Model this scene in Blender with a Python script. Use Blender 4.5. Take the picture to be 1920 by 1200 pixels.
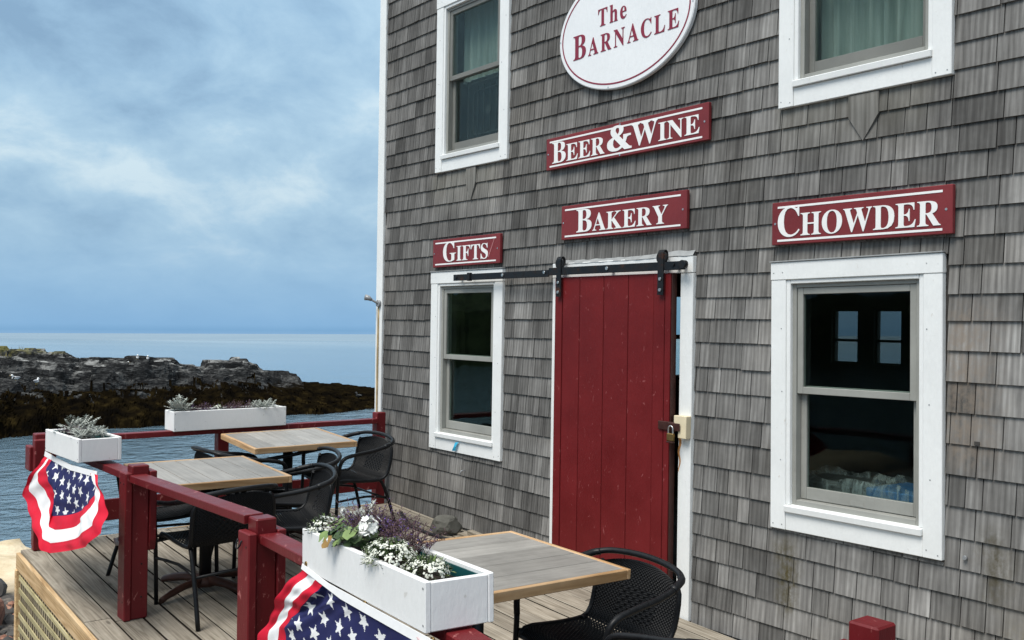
import bpy, bmesh, math, random
import numpy as np
from mathutils import Vector, Matrix, noise, geometry
random.seed(7)
R = random.random
def U(a, b): return a + (b - a) * random.random()
for o in list(bpy.data.objects): bpy.data.objects.remove(o)
SC = bpy.context.scene
COL = SC.collection

# ------------------------------------------------------------------ camera, sky, sun, exposure
# The shop and its deck are built in their own frame (x along the wall, y into it, z up); the old building
# leans about one degree, so TILT brings that frame into the level world of the sea.
TH = math.atan(1410 / 1820.0)
def cam_rot(pitch, roll):
    fw = Vector((-math.cos(TH), math.sin(TH), 0)); up = Vector((0, 0, 1)); rt = fw.cross(up)
    F = fw * math.cos(pitch) + up * math.sin(pitch); Up = rt.cross(F)
    r = rt * math.cos(roll) + Up * math.sin(roll); u = Up * math.cos(roll) - rt * math.sin(roll)
    return Matrix(((r.x, u.x, -F.x), (r.y, u.y, -F.y), (r.z, u.z, -F.z)))
MB_ = cam_rot(2.6 / 1820, 0.0146)
MW_ = cam_rot(27.6 / 1820, 0.0038)
TILT = (MW_ @ MB_.transposed()).to_4x4()
CAM_B = Vector((3.852, -4.325, 1.72))
CAM_W = TILT @ CAM_B
SEA_Z = CAM_W.z - 4.1
cam = bpy.data.cameras.new('camera'); cam_o = bpy.data.objects.new('camera', cam); COL.objects.link(cam_o)
cam_o.matrix_world = Matrix.Translation(CAM_W) @ MW_.to_4x4()
cam.sensor_width = 36; cam.lens = 36 * 1820 / 1920; cam.clip_start = 0.05; cam.clip_end = 60000
SC.camera = cam_o

SUN_EL, SUN_AZ = math.radians(58), math.radians(-78)      # azimuth measured from +x towards +y
sun = bpy.data.lights.new('sun', 'SUN'); sun.energy = 3.2; sun.angle = math.radians(28); sun.color = (1, .955, .885)
sun_o = bpy.data.objects.new('sun', sun); COL.objects.link(sun_o)
sd = Vector((math.cos(SUN_EL) * math.cos(SUN_AZ), math.cos(SUN_EL) * math.sin(SUN_AZ), math.sin(SUN_EL)))
sun_o.rotation_euler = sd.to_track_quat('Z', 'Y').to_euler()

W = bpy.data.worlds.new('World'); SC.world = W; W.use_nodes = True
def world_nodes():
    nt = W.node_tree; N = nt.nodes; L = nt.links
    bg = N['Background']
    tc = N.new('ShaderNodeTexCoord')
    sep = N.new('ShaderNodeSeparateXYZ'); L.new(tc.outputs['Generated'], sep.inputs[0])
    def m(op, a, b=None, clamp=False):
        n = N.new('ShaderNodeMath'); n.operation = op; n.use_clamp = clamp
        for i, v in enumerate((a, b)):
            if v is None: continue
            if isinstance(v, (int, float)): n.inputs[i].default_value = v
            else: L.new(v, n.inputs[i])
        return n.outputs[0]
    z = m('MAXIMUM', sep.outputs[2], 0.0)
    zz = m('ADD', z, 0.42)
    px = m('DIVIDE', sep.outputs[0], zz); py = m('DIVIDE', sep.outputs[1], zz)
    cmb = N.new('ShaderNodeCombineXYZ'); L.new(px, cmb.inputs[0]); L.new(py, cmb.inputs[1])
    def noi(scale, detail, rough, dist, off):
        mp = N.new('ShaderNodeMapping'); mp.inputs['Location'].default_value = off
        mp.inputs['Rotation'].default_value = (0, 0, 0.7); mp.inputs['Scale'].default_value = (1.0, 1.0, 1)
        L.new(cmb.outputs[0], mp.inputs[0])
        n = N.new('ShaderNodeTexNoise'); n.inputs['Scale'].default_value = scale; n.inputs['Detail'].default_value = detail
        n.inputs['Roughness'].default_value = rough; n.inputs['Distortion'].default_value = dist
        L.new(mp.outputs[0], n.inputs['Vector']); return n.outputs['Fac']
    big = noi(1.5, 3, .5, .3, (3.1, 1.7, 0))
    med = noi(5.6, 10, .60, .2, (0.4, 5.2, 0))
    mix = m('ADD', m('MULTIPLY', big, .54), m('MULTIPLY', med, .46))
    rmp = N.new('ShaderNodeValToRGB'); L.new(mix, rmp.inputs[0])
    e = rmp.color_ramp.elements
    e[0].position = .38; e[0].color = (.225, .365, .52, 1)
    e[1].position = .63; e[1].color = (.60, .745, .825, 1)
    x = e.new(.46); x.color = (.305, .475, .64, 1)
    x = e.new(.55); x.color = (.41, .59, .735, 1)
    # towards the horizon the cloud thins to a clear pale-blue band
    hz = N.new('ShaderNodeMapRange'); hz.inputs[1].default_value = .0; hz.inputs[2].default_value = .17
    hz.inputs[3].default_value = 1; hz.inputs[4].default_value = 0; hz.interpolation_type = 'SMOOTHSTEP'
    L.new(z, hz.inputs[0])
    band = N.new('ShaderNodeValToRGB'); L.new(m('MULTIPLY', z, 10.0), band.inputs[0])
    b = band.color_ramp.elements
    b[0].position = 0; b[0].color = (.235, .46, .75, 1)
    b[1].position = 1; b[1].color = (.325, .535, .755, 1)
    x = b.new(.035); x.color = (.195, .425, .71, 1)
    x = b.new(.09); x.color = (.235, .475, .77, 1)
    mx = N.new('ShaderNodeMixRGB'); L.new(m('MULTIPLY', hz.outputs[0], .9), mx.inputs[0])
    L.new(rmp.outputs[0], mx.inputs[1]); L.new(band.outputs[0], mx.inputs[2])
    # a thick overcast is brighter and greyer overhead than low down
    g = m('ADD', m('MULTIPLY', z, .80), .95)
    gz = N.new('ShaderNodeMapRange'); gz.inputs[1].default_value = .30; gz.inputs[2].default_value = .75; gz.interpolation_type = 'SMOOTHSTEP'; L.new(z, gz.inputs[0])
    gm = N.new('ShaderNodeMixRGB'); L.new(m('MULTIPLY', gz.outputs[0], .8), gm.inputs[0]); L.new(mx.outputs[0], gm.inputs[1]); gm.inputs[2].default_value = (.80, .82, .84, 1)
    sc = N.new('ShaderNodeVectorMath'); sc.operation = 'SCALE'; L.new(gm.outputs[0], sc.inputs[0]); L.new(g, sc.inputs['Scale'])
    sky = N.new('ShaderNodeTexSky'); sky.sky_type = 'NISHITA'; sky.sun_disc = False
    sky.sun_elevation = SUN_EL; sky.sun_rotation = math.pi / 2 - SUN_AZ
    sk = N.new('ShaderNodeVectorMath'); sk.operation = 'SCALE'; L.new(sky.outputs[0], sk.inputs[0]); sk.inputs['Scale'].default_value = .08
    fin = N.new('ShaderNodeMixRGB'); fin.inputs[0].default_value = .9
    L.new(sk.outputs[0], fin.inputs[1]); L.new(sc.outputs[0], fin.inputs[2])
    # Background strength .1 on ten-fold values keeps the physical range of the sky node
    up10 = N.new('ShaderNodeVectorMath'); up10.operation = 'SCALE'; L.new(fin.outputs[0], up10.inputs[0]); up10.inputs['Scale'].default_value = 10
    L.new(up10.outputs[0], bg.inputs[0]); bg.inputs[1].default_value = .1
world_nodes()
vs = SC.view_settings; vs.view_transform = 'Standard'; vs.look = 'None'; vs.exposure = 0.06; vs.gamma = 1.0
SC.cycles.max_bounces = 8; SC.cycles.transparent_max_bounces = 12
SC.cycles.use_denoising = True

# ------------------------------------------------------------------ materials
class NT:
    """small node helper"""
    def __init__(s, name):
        s.mat = bpy.data.materials.new(name); s.mat.use_nodes = True
        s.t = s.mat.node_tree; s.N = s.t.nodes; s.L = s.t.links; s.p = s.N['Principled BSDF']; s.out = s.N['Material Output']
    def node(s, typ, **kw):
        n = s.N.new('ShaderNode' + typ)
        for k, v in kw.items(): setattr(n, k, v)
        return n
    def set(s, sock, v):
        if isinstance(v, bpy.types.NodeSocket): s.L.new(v, sock)
        elif v is not None: sock.default_value = v
    def math(s, op, a, b=None, c=None, clamp=False):
        n = s.node('Math', operation=op, use_clamp=clamp)
        for i, v in enumerate((a, b, c)): s.set(n.inputs[i], v)
        return n.outputs[0]
    def obj(s): return s.node('TexCoord').outputs['Object']
    def pos(s): return s.node('NewGeometry').outputs['Position']
    def rnd(s): return s.node('ObjectInfo').outputs['Random']
    def attr(s, n): return s.node('Attribute', attribute_name=n).outputs['Fac']
    def vec(s, v, scale=(1, 1, 1), add=None):
        mp = s.node('Mapping'); s.set(mp.inputs[0], v); mp.inputs['Scale'].default_value = scale
        r = mp.outputs[0]
        if add is not None:
            a = s.node('VectorMath', operation='ADD'); s.L.new(r, a.inputs[0])
            c = s.node('CombineXYZ'); [s.L.new(add, c.inputs[i]) for i in range(3)]
            s.L.new(c.outputs[0], a.inputs[1]); r = a.outputs[0]
        return r
    def noise(s, v, scale, detail=3, rough=.55, dist=0.0):
        n = s.node('TexNoise'); s.L.new(v, n.inputs['Vector'])
        n.inputs['Scale'].default_value = scale; n.inputs['Detail'].default_value = detail
        n.inputs['Roughness'].default_value = rough; n.inputs['Distortion'].default_value = dist
        return n.outputs['Fac']
    def ramp(s, f, stops):
        r = s.node('ValToRGB'); s.L.new(f, r.inputs[0]); e = r.color_ramp.elements
        while len(e) < len(stops): e.new(.5)
        for x, (p, c) in zip(e, stops): x.position = p; x.color = (*c, 1) if len(c) == 3 else c
        return r.outputs[0]
    def fr(s, f, a, b, lo=0., hi=1.):
        r = s.node('MapRange'); s.L.new(f, r.inputs[0])
        for i, v in enumerate((a, b, lo, hi)): r.inputs[i + 1].default_value = v
        return r.outputs[0]
    def mix(s, f, a, b, mode='MIX'):
        r = s.node('MixRGB', blend_type=mode); s.set(r.inputs[0], f)
        for i, v in ((1, a), (2, b)): s.set(r.inputs[i], (*v, 1) if isinstance(v, tuple) and len(v) == 3 else v)
        return r.outputs[0]
    def scale(s, c, f):
        n = s.node('VectorMath', operation='SCALE'); s.set(n.inputs[0], c); s.set(n.inputs['Scale'], f); return n.outputs[0]
    def bump(s, h, strength=.3, dist=.01):
        b = s.node('Bump'); s.L.new(h, b.inputs['Height']); b.inputs['Strength'].default_value = strength; b.inputs['Distance'].default_value = dist
        s.L.new(b.outputs[0], s.p.inputs['Normal'])
    def fin(s, col=None, rough=None, metal=None, spec=None):
        if col is not None: s.set(s.p.inputs['Base Color'], (*col, 1) if isinstance(col, tuple) and len(col) == 3 else col)
        if rough is not None: s.set(s.p.inputs['Roughness'], rough)
        if metal is not None: s.p.inputs['Metallic'].default_value = metal
        if spec is not None: s.p.inputs['Specular IOR Level'].default_value = spec
        return s.mat

def plain(name, col, rough=.6, metal=0, var=.12, sc=14, spec=.4):
    n = NT(name); f = n.noise(n.vec(n.pos()), sc, 4)
    return n.fin(n.scale(n.mix(0, col, col), n.fr(f, .25, .75, 1 - var, 1 + var)), n.fr(f, .3, .7, max(rough - .1, .05), min(rough + .1, 1)), metal, spec)

def mat_shingle():
    n = NT('weathered_cedar'); t = n.attr('tone'); P = n.pos(); O = n.obj()
    off = n.math('MULTIPLY', t, 53.0)
    fine = n.noise(n.vec(O, (120, 0, 6), off), 1, 4, .6, .15)
    wide = n.noise(n.vec(O, (26, 0, 1.7), off), 1, 4, .55, .25)
    grain = n.node('TexWave', wave_type='BANDS', bands_direction='X'); n.L.new(n.vec(O, (1, 0, .14), off), grain.inputs['Vector'])
    grain.inputs['Scale'].default_value = 11; grain.inputs['Distortion'].default_value = 6; grain.inputs['Detail'].default_value = 2; grain.inputs['Detail Scale'].default_value = .8
    f = n.math('ADD', n.math('MULTIPLY', fine, .30), n.math('ADD', n.math('MULTIPLY', wide, .58), n.math('MULTIPLY', grain.outputs['Fac'], .12)))
    c = n.ramp(f, [(.25, (.060, .0575, .055)), (.43, (.116, .112, .107)), (.56, (.163, .158, .151)), (.76, (.255, .250, .240))])
    # each shingle its own weathering, a few warmer or paler ones
    k = n.fr(t, 0, 1, .55, 1.45)
    c = n.scale(c, k)
    warm = n.fr(n.noise(n.vec(P, (.9, .9, 1.3)), 1, 3), .5, .72)
    c = n.mix(n.math('MULTIPLY', warm, .35), c, n.mix(1, c, (1.08, 1.0, .88), 'MULTIPLY'))
    blotch = n.noise(n.vec(P, (2.2, 0, 1.7)), 1, 5, .65)
    c = n.scale(c, n.fr(blotch, .32, .70, .66, 1.42))
    wx = n.node('SeparateXYZ'); n.L.new(P, wx.inputs[0])          # salt-bleached towards the open end
    c = n.scale(c, n.math('MULTIPLY', n.fr(wx.outputs[0], -3.5, 2.0, .88, 1.14), n.fr(wx.outputs[2], 0, 4.4, 1.08, .92)))
    # algae streaks under the big window and beside it, pale guano drips
    sp = n.node('SeparateXYZ'); n.L.new(P, sp.inputs[0])
    def streak(x, w, z0, z1):
        wob = n.math('MULTIPLY', n.math('SUBTRACT', n.noise(n.vec(P, (9, 9, 7)), 1, 4, .7), .5), .16)
        d = n.math('ABSOLUTE', n.math('SUBTRACT', n.math('ADD', sp.outputs[0], wob), x))
        a = n.fr(d, w, 0); zt = n.math('MULTIPLY', n.fr(sp.outputs[2], z0, z0 + .14), n.fr(sp.outputs[2], z1, z1 - .12))
        return n.math('MULTIPLY', n.math('MULTIPLY', a, zt, clamp=True), n.fr(n.noise(n.vec(P, (30, 30, 22), t), 1, 4, .7), .32, .6), clamp=True)
    c = n.mix(streak(.70, .10, .12, .62), c, (.075, .062, .026))
    c = n.mix(n.math('MULTIPLY', streak(1.80, .10, .42, .84), .8), c, (.07, .058, .028))
    c = n.mix(n.math('MULTIPLY', streak(2.0, .22, .1, .5), .5), c, (.2, .175, .11))
    c = n.mix(n.math('MULTIPLY', streak(1.66, .22, 1.0, 1.85), .7), c, (.235, .19, .15))
    # dark run-off under the upper window sills
    for (xa, xb, zz) in ((-2.8, -1.82, 2.91), (.58, 1.55, 2.88)):
        inx = n.math('MULTIPLY', n.fr(sp.outputs[0], xa, xa + .1), n.fr(sp.outputs[0], xb, xb - .1))
        inz = n.fr(sp.outputs[2], zz - .34, zz)
        inz = n.math('MULTIPLY', inz, n.math('LESS_THAN', sp.outputs[2], zz + .02))
        s2 = n.fr(n.noise(n.vec(P, (26, 26, 1.1)), 1, 3, .6), .5, .66)
        c = n.mix(n.math('MULTIPLY', n.math('MULTIPLY', inx, inz), n.math('MULTIPLY', s2, .85)), c, (.025, .02, .018))
        c = n.mix(n.math('MULTIPLY', n.math('MULTIPLY', inx, inz), .35), c, (.30, .29, .25))
    n.bump(n.math('ADD', fine, n.math('MULTIPLY', wide, .6)), .35, .003)
    return n.fin(c, .9, 0, .15)

def mat_paint(name, col, rough=.45, wear=(.5, .48, .45), amount=.5, chips=.72, gloss_var=.12, spec=.4, blot=.14):
    n = NT(name); P = n.pos(); r = n.rnd()
    big = n.noise(n.vec(P, (1, 1, 1), r), 3.2, 4, .6); fine = n.noise(n.vec(P, (1, 1, .35)), 60, 5, .65)
    c = n.scale(n.mix(0, col, col), n.fr(big, .3, .7, 1 - blot, 1 + blot * .8))
    c = n.scale(c, n.fr(fine, .25, .75, .97, 1.03))
    ch = n.noise(n.vec(P, (1, 1, .6)), 26, 6, .7, .6)
    msk = n.math('MULTIPLY', n.fr(ch, chips, chips + .03), amount, clamp=True)
    c = n.mix(msk, c, wear)
    n.bump(n.math('ADD', fine, ch), .32, .004)
    return n.fin(c, n.fr(big, .3, .7, rough - gloss_var, rough + gloss_var), 0, spec)

def mat_wood(name, dark, mid, light, axis='X', rough=.75, grain=1.0, rel=.5, knots=True, local=True, spec=.25):
    n = NT(name); r = n.rnd(); off = n.math('MULTIPLY', r, 61.0)
    base = n.obj() if local else n.pos()
    lo, hi = 2.0 * grain, 46.0 * grain
    sc = {'X': (lo, hi, hi), 'Y': (hi, lo, hi), 'Z': (hi, hi, lo)}[axis]
    fine = n.noise(n.vec(base, sc, off), 1, 6, .62, .5)
    sc2 = tuple(v * .22 for v in sc)
    rings = n.noise(n.vec(base, sc2, off), 1, 3, .5, 2.2)
    rg = n.math('FRACT', n.math('MULTIPLY', rings, 7.0))
    rg = n.math('ABSOLUTE', n.math('SUBTRACT', rg, .5))
    f = n.math('ADD', n.math('MULTIPLY', fine, .72), n.math('MULTIPLY', rg, .5))
    c = n.ramp(f, [(.26, dark), (.5, mid), (.74, light)])
    c = n.scale(c, n.fr(r, 0, 1, .80, 1.18))
    blot = n.noise(n.vec(n.pos(), (1, 1, 1)), 4.5, 5, .65)
    c = n.scale(c, n.fr(blot, .3, .7, .84, 1.14))
    if knots:
        v = n.node('TexVoronoi'); n.L.new(n.vec(base, {'X': (2.4, 8, 8), 'Y': (8, 2.4, 8), 'Z': (8, 8, 2.4)}[axis], off), v.inputs['Vector']); v.inputs['Scale'].default_value = 1
        kn = n.fr(v.outputs['Distance'], .10, .045)
        c = n.mix(n.math('MULTIPLY', kn, .7, clamp=True), c, tuple(x * .45 for x in dark))
    n.bump(f, rel, .003)
    return n.fin(c, rough, 0, spec)

M = {}
def build_mats():
    M['shingle'] = mat_shingle()
    M['white'] = mat_paint('white_trim_paint', (.80, .81, .80), .5, (.50, .44, .36), .5, .66, blot=.04)
    M['planter_white'] = mat_paint('white_planter_paint', (.80, .80, .79), .5, (.45, .42, .36), .45, .67, blot=.03)
    M['vinyl'] = mat_paint('grey_vinyl', (.30, .30, .275), .4, (.2, .2, .18), .2, .8)
    M['door_red'] = mat_paint('barn_red_paint', (.138, .0105, .0120), .5, (.30, .085, .085), .75, .635, .10, .2, .17)
    M['rail_red'] = mat_paint('rail_red_paint', (.138, .0105, .0135), .45, (.38, .13, .12), .8, .615, .12, .3, .2)
    M['sign_red'] = mat_paint('sign_red_paint', (.185, .022, .026), .5, (.4, .2, .2), .3, .77)
    M['sign_white'] = mat_paint('sign_white_paint', (.82, .83, .84), .45, (.7, .7, .7), .2, .8, blot=.03)
    M['letter_red'] = plain('letter_red_paint', (.235, .018, .045), .5, 0, .06)
    M['letter_white'] = plain('letter_white_paint', (.84, .84, .83), .45, 0, .04)
    M['deck'] = mat_wood('weathered_deck_timber', (.16, .135, .10), (.30, .262, .208), (.39, .35, .285), 'X', .85, .8, .4)
    M['deck_edge'] = plain('grime_shade_edge', (.030, .025, .020), .95, 0, .4, 20, .1)  # plank sides near black: grime, and gap shade put into the colour
    M['table_grey'] = mat_wood('grey_composite_slat', (.235, .225, .205), (.285, .272, .25), (.335, .32, .295), 'X', .5, 1.2, .15, False)
    M['table_edge'] = mat_wood('oiled_pine_edging', (.33, .185, .08), (.48, .305, .16), (.57, .40, .245), 'X', .5, .5, .25)
    M['fascia'] = mat_wood('pale_pine_fascia', (.36, .215, .095), (.56, .38, .20), (.68, .50, .30), 'X', .65, .8, .25)
    M['lattice'] = mat_wood('green_tinged_lattice_pine', (.24, .20, .095), (.43, .37, .20), (.55, .48, .30), 'X', .75, .9, .3)
    M['lattice_back'] = mat_wood('lattice_back_slat', (.26, .20, .13), (.40, .33, .22), (.5, .42, .3), 'Z', .8, .9, .3)
    M['black_iron'] = plain('black_iron', (.012, .012, .013), .42, .4, .4, 30)
    n = NT('rusty_black_iron'); f = n.noise(n.pos(), 12, 6, .7)
    M['track'] = n.fin(n.mix(n.fr(f, .60, .70), (.012, .013, .015), (.07, .026, .014)), n.fr(f, .45, .6, .3, .8), .3, .4)
    M['steel'] = plain('zinc_steel', (.55, .55, .54), .3, .9, .1)
    M['brass'] = plain('tarnished_brass', (.23, .155, .06), .45, .8, .2)
    M['brown_hasp'] = plain('brown_hasp_paint', (.045, .014, .010), .5, .1, .3)
    M['cream'] = plain('cream_block_paint', (.72, .62, .43), .55, 0, .08)
    M['rust_stain'] = plain('rust_stain', (.45, .20, .06), .8, 0, .4, 40)
    M['tape'] = plain('blue_painters_tape', (.035, .40, .62), .5, 0, .08)
    M['tube'] = plain('black_wrapped_tube', (.0065, .0072, .0085), .42, 0, .3, 40, .25)
    M['wicker'] = plain('black_resin_wicker', (.0065, .0072, .0085), .5, 0, .3, 60, .18)
    M['base_bronze'] = plain('bronze_table_base', (.060, .024, .016), .5, .1, .25)
    M['base_black'] = plain('black_table_column', (.006, .0065, .008), .45, 0, .2)
    M['liner'] = plain('dark_green_liner', (.006, .07, .075), .4, 0, .1)
    M['soil'] = plain('potting_soil', (.022, .014, .009), .95, 0, .5, 60)
    M['silver_leaf'] = plain('silver_felted_leaf', (.40, .425, .39), .9, 0, .22, 25, .1)
    M['green_leaf'] = plain('green_leaf', (.034, .066, .018), .55, 0, .4, 30)
    M['pale_leaf'] = plain('pale_green_leaf', (.16, .23, .075), .6, 0, .3, 30)
    M['yellow_leaf'] = plain('yellowing_leaf', (.26, .15, .035), .6, 0, .3, 30)
    M['white_petal'] = plain('white_petal', (.82, .82, .78), .6, 0, .05, 40)
    M['cream_petal'] = plain('small_white_petal', (.70, .71, .62), .6, 0, .15, 60)
    M['purple_petal'] = plain('purple_petal', (.10, .055, .22), .6, 0, .35, 70)
    M['dry_stem'] = plain('dry_mauve_stem', (.105, .062, .068), .85, 0, .35, 60)
    M['flag_red'] = plain('flag_red_cloth', (.56, .008, .030), .7, 0, .06, 30, .2)
    M['flag_white'] = plain('flag_white_cloth', (.80, .80, .80), .7, 0, .03, 30, .2)
    M['flag_blue'] = plain('flag_blue_cloth', (.020, .023, .095), .75, 0, .12, 30, .2)
    M['stone'] = plain('grey_field_stone', (.10, .098, .085), .85, 0, .5, 9)
    M['rubber'] = plain('black_rubber_hose', (.012, .012, .014), .5, 0, .2)
    M['dark_room'] = plain('dark_interior_wall', (.17, .185, .175), .8, 0, .2, 3)
    M['room_floor'] = plain('interior_floorboards', (.13, .10, .075), .6, 0, .3, 6)
    n = NT('grey_green_curtain'); P = n.pos(); f = n.noise(n.vec(P, (16, 16, .8)), 1, 3, .5, .8)
    M['curtain'] = n.fin(n.ramp(f, [(.3, (.46, .52, .50)), (.7, (.74, .79, .765))]), .9, 0, .1)
    M['dark_fabric'] = plain('dark_window_fan', (.010, .011, .013), .5, 0, .2, 30)
    n = NT('cloudy_bag_film'); n.N.remove(n.p); tr = n.node('BsdfTransparent'); df = n.node('BsdfPrincipled'); df.inputs['Base Color'].default_value = (.55, .57, .58, 1); df.inputs['Roughness'].default_value = .3
    ms = n.node('MixShader'); n.L.new(n.fr(n.noise(n.vec(n.pos(), (16, 16, 4)), 1, 3, .55, 1.5), .40, .70, .05, .60), ms.inputs[0]); n.L.new(tr.outputs[0], ms.inputs[1]); n.L.new(df.outputs[0], ms.inputs[2]); n.L.new(ms.outputs[0], n.out.inputs[0]); M['bag_clear'] = n.mat
    M['fan_wire'] = plain('grey_fan_wire', (.075, .078, .08), .5, 0, .2)
    M['bag_blue'] = plain('blue_bin', (.06, .16, .34), .5, 0, .3, 20)
    M['bin_grey'] = plain('grey_bin', (.08, .08, .08), .5, 0, .2, 20)
    M['fixture'] = plain('grey_lamp_metal', (.30, .31, .32), .45, .3, .2, 30)
    M['conduit'] = plain('tan_conduit', (.45, .34, .19), .6, 0, .35, 12)
    M['backing'] = plain('wall_sheathing', (.05, .046, .042), .9, 0, .3)
    M['flashing'] = plain('lead_flashing', (.33, .34, .34), .6, .2, .25, 12)
    # panes: mirror at a glance, clear otherwise, slightly green
    def glass(name, tint, extra):
        n = NT(name); n.N.remove(n.p)
        tr = n.node('BsdfTransparent'); tr.inputs[0].default_value = (*tint, 1)
        gl = n.node('BsdfGlossy'); gl.inputs['Roughness'].default_value = .02; gl.inputs[0].default_value = (.9, .95, .93, 1)
        bump = n.node('Bump'); n.L.new(n.noise(n.vec(n.pos()), 2.2, 2, .5), bump.inputs['Height']); bump.inputs['Strength'].default_value = .06; bump.inputs['Distance'].default_value = .02
        n.L.new(bump.outputs[0], gl.inputs['Normal'])
        fz = n.node('Fresnel'); fz.inputs[0].default_value = 1.5
        mx = n.node('MixShader'); n.L.new(n.math('ADD', n.math('MULTIPLY', fz.outputs[0], .14), extra), mx.inputs[0])
        n.L.new(tr.outputs[0], mx.inputs[1]); n.L.new(gl.outputs[0], mx.inputs[2]); n.L.new(mx.outputs[0], n.out.inputs[0])
        return n.mat
    M['pane'] = glass('window_pane', (.80, .86, .84), .0)
    def mesh_screen(name, o):
        n = NT(name); n.N.remove(n.p); tr = n.node('BsdfTransparent'); df = n.node('BsdfDiffuse'); df.inputs[0].default_value = (.03, .035, .035, 1)
        ms = n.node('MixShader'); ms.inputs[0].default_value = o; n.L.new(tr.outputs[0], ms.inputs[1]); n.L.new(df.outputs[0], ms.inputs[2]); n.L.new(ms.outputs[0], n.out.inputs[0]); return n.mat
    M['screen'] = mesh_screen('insect_screen', .12); M['dim_pane'] = mesh_screen('dimmed_back_pane', .55)  # back panes' dark share is put in to dim the sky seen through them
    # sea
    n = NT('sea_water'); P = n.pos()
    cd = n.node('CameraData').outputs['View Distance'] if False else None
    sp = n.node('SeparateXYZ'); n.L.new(P, sp.inputs[0])
    r1 = n.noise(n.vec(P, (1.0, 1.0, 1)), 1.25, 5, .55, .5)
    r2 = n.noise(n.vec(P, (1, 1, 1)), 3.4, 3, .5, .3)
    r3 = n.noise(n.vec(P, (.10, .10, 1)), 1, 3, .5)
    h = n.math('ADD', n.math('MULTIPLY', r1, 1.0), n.math('ADD', n.math('MULTIPLY', r2, .28), n.math('MULTIPLY', r3, 2.0)))
    dist = n.node('VectorMath', operation='DISTANCE'); n.L.new(P, dist.inputs[0]); dist.inputs[1].default_value = tuple(CAM_W)
    far = n.fr(dist.outputs['Value'], 30, 700)
    b = n.node('Bump'); n.L.new(h, b.inputs['Height']); b.inputs['Distance'].default_value = .13
    n.L.new(n.fr(far, 0, 1, 1.0, .10), b.inputs['Strength']); n.L.new(b.outputs[0], n.p.inputs['Normal'])
    slick = n.noise(n.vec(P, (.0035, .012, 1)), 1, 4, .6, .8)
    n.p.inputs['IOR'].default_value = 1.75
    M['sea'] = n.fin(n.mix(n.fr(dist.outputs['Value'], 25, 260), (.088, .145, .185), n.ramp(slick, [(.36, (.135, .20, .25)), (.64, (.205, .27, .315))])), n.fr(far, 0, 1, .04, .32), 0, .5)  # base colour pales with distance, standing in for reflected sky
    # shore rock and weed
    n = NT('headland_rock'); P = n.pos(); sp = n.node('SeparateXYZ'); n.L.new(P, sp.inputs[0])
    zr = n.math('SUBTRACT', sp.outputs[2], SEA_Z)
    f1 = n.noise(n.vec(P, (1, 1, 2.6)), .9, 8, .68, .6); f2 = n.noise(n.vec(P, (1, 1, 5)), 5, 6, .7)
    rock = n.ramp(n.math('ADD', n.math('MULTIPLY', f1, .55), n.math('MULTIPLY', f2, .45)), [(.34, (.004, .0042, .0045)), (.5, (.021, .0215, .022)), (.64, (.14, .14, .135))])
    nz = n.node('NewGeometry'); sn = n.node('SeparateXYZ'); n.L.new(nz.outputs['Normal'], sn.inputs[0])
    gu = n.math('MULTIPLY', n.fr(n.noise(n.vec(P), 1.6, 6, .7), .47, .60), n.math('MULTIPLY', n.fr(sn.outputs[2], .55, .9), n.fr(zr, 1.7, 2.6)))
    c = n.mix(n.math('MULTIPLY', gu, .8, clamp=True), rock, (.36, .36, .345))
    weed = n.ramp(n.noise(n.vec(P, (1, 1, 1)), 2.2, 7, .68), [(.36, (.003, .0025, .002)), (.58, (.009, .0065, .003)), (.78, (.026, .019, .007))])
    wl = n.math('ADD', zr, n.math('MULTIPLY', n.math('SUBTRACT', f1, .5), 1.2))
    c = n.mix(n.fr(wl, 1.30, 1.02), c, weed)
    gr = n.math('MULTIPLY', n.fr(n.noise(n.vec(P), 2.5, 4, .6), .42, .55), n.fr(zr, 3.0, 3.3))
    c = n.mix(gr, c, (.16, .15, .06))
    n.bump(n.math('ADD', f1, n.math('MULTIPLY', f2, .5)), .9, .12)
    M['rock'] = n.fin(c, n.fr(f2, .3, .7, .6, .9), 0, .0)
    n = NT('rockweed'); r = n.noise(n.vec(n.pos()), 1.3, 4, .6)
    M['weed'] = n.fin(n.ramp(r, [(.40, (.003, .0025, .002)), (.58, (.009, .0065, .003)), (.76, (.034, .024, .008))]), .7, 0, .0)
    n = NT('pale_shore_ledge'); P = n.pos(); f1 = n.noise(n.vec(P), 2.0, 7, .65); f2 = n.noise(n.vec(P), 14, 5, .6)
    sandy = n.ramp(f1, [(.35, (.46, .36, .22)), (.6, (.66, .56, .40))]); rub = n.ramp(f2, [(.3, (.03, .028, .026)), (.55, (.10, .09, .08)), (.75, (.24, .20, .16))])
    sp = n.node('SeparateXYZ'); n.L.new(P, sp.inputs[0])
    n.bump(n.math('ADD', f1, n.math('MULTIPLY', f2, .4)), .8, .05)
    M['shore'] = n.fin(n.mix(n.fr(n.math('ADD', sp.outputs[0], n.math('MULTIPLY', f1, 2.0)), -7.6, -6.6), sandy, rub), .9, 0, .2)
    n = NT('reddish_boulder'); f = n.noise(n.pos(), 3.2, 7, .7)
    M['red_rock'] = n.fin(n.ramp(f, [(.36, (.03, .022, .018)), (.5, (.21, .10, .07)), (.66, (.42, .24, .17))]), .85, 0, .2)
    M['gravel_rock'] = plain('dark_beach_stone', (.06, .056, .052), .8, 0, .6, 8)
    M['dry_grass'] = plain('dry_shore_grass', (.22, .19, .07), .8, 0, .35, 5)
    M['gull_white'] = plain('white_feather', (.8, .8, .79), .7, 0, .03)
    M['gull_grey'] = plain('grey_feather', (.28, .29, .31), .7, 0, .1)
    M['cormorant'] = plain('black_feather', (.008, .008, .008), .5, 0, .2)
    M['beak'] = plain('yellow_beak', (.55, .35, .05), .5, 0, .05)
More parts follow.
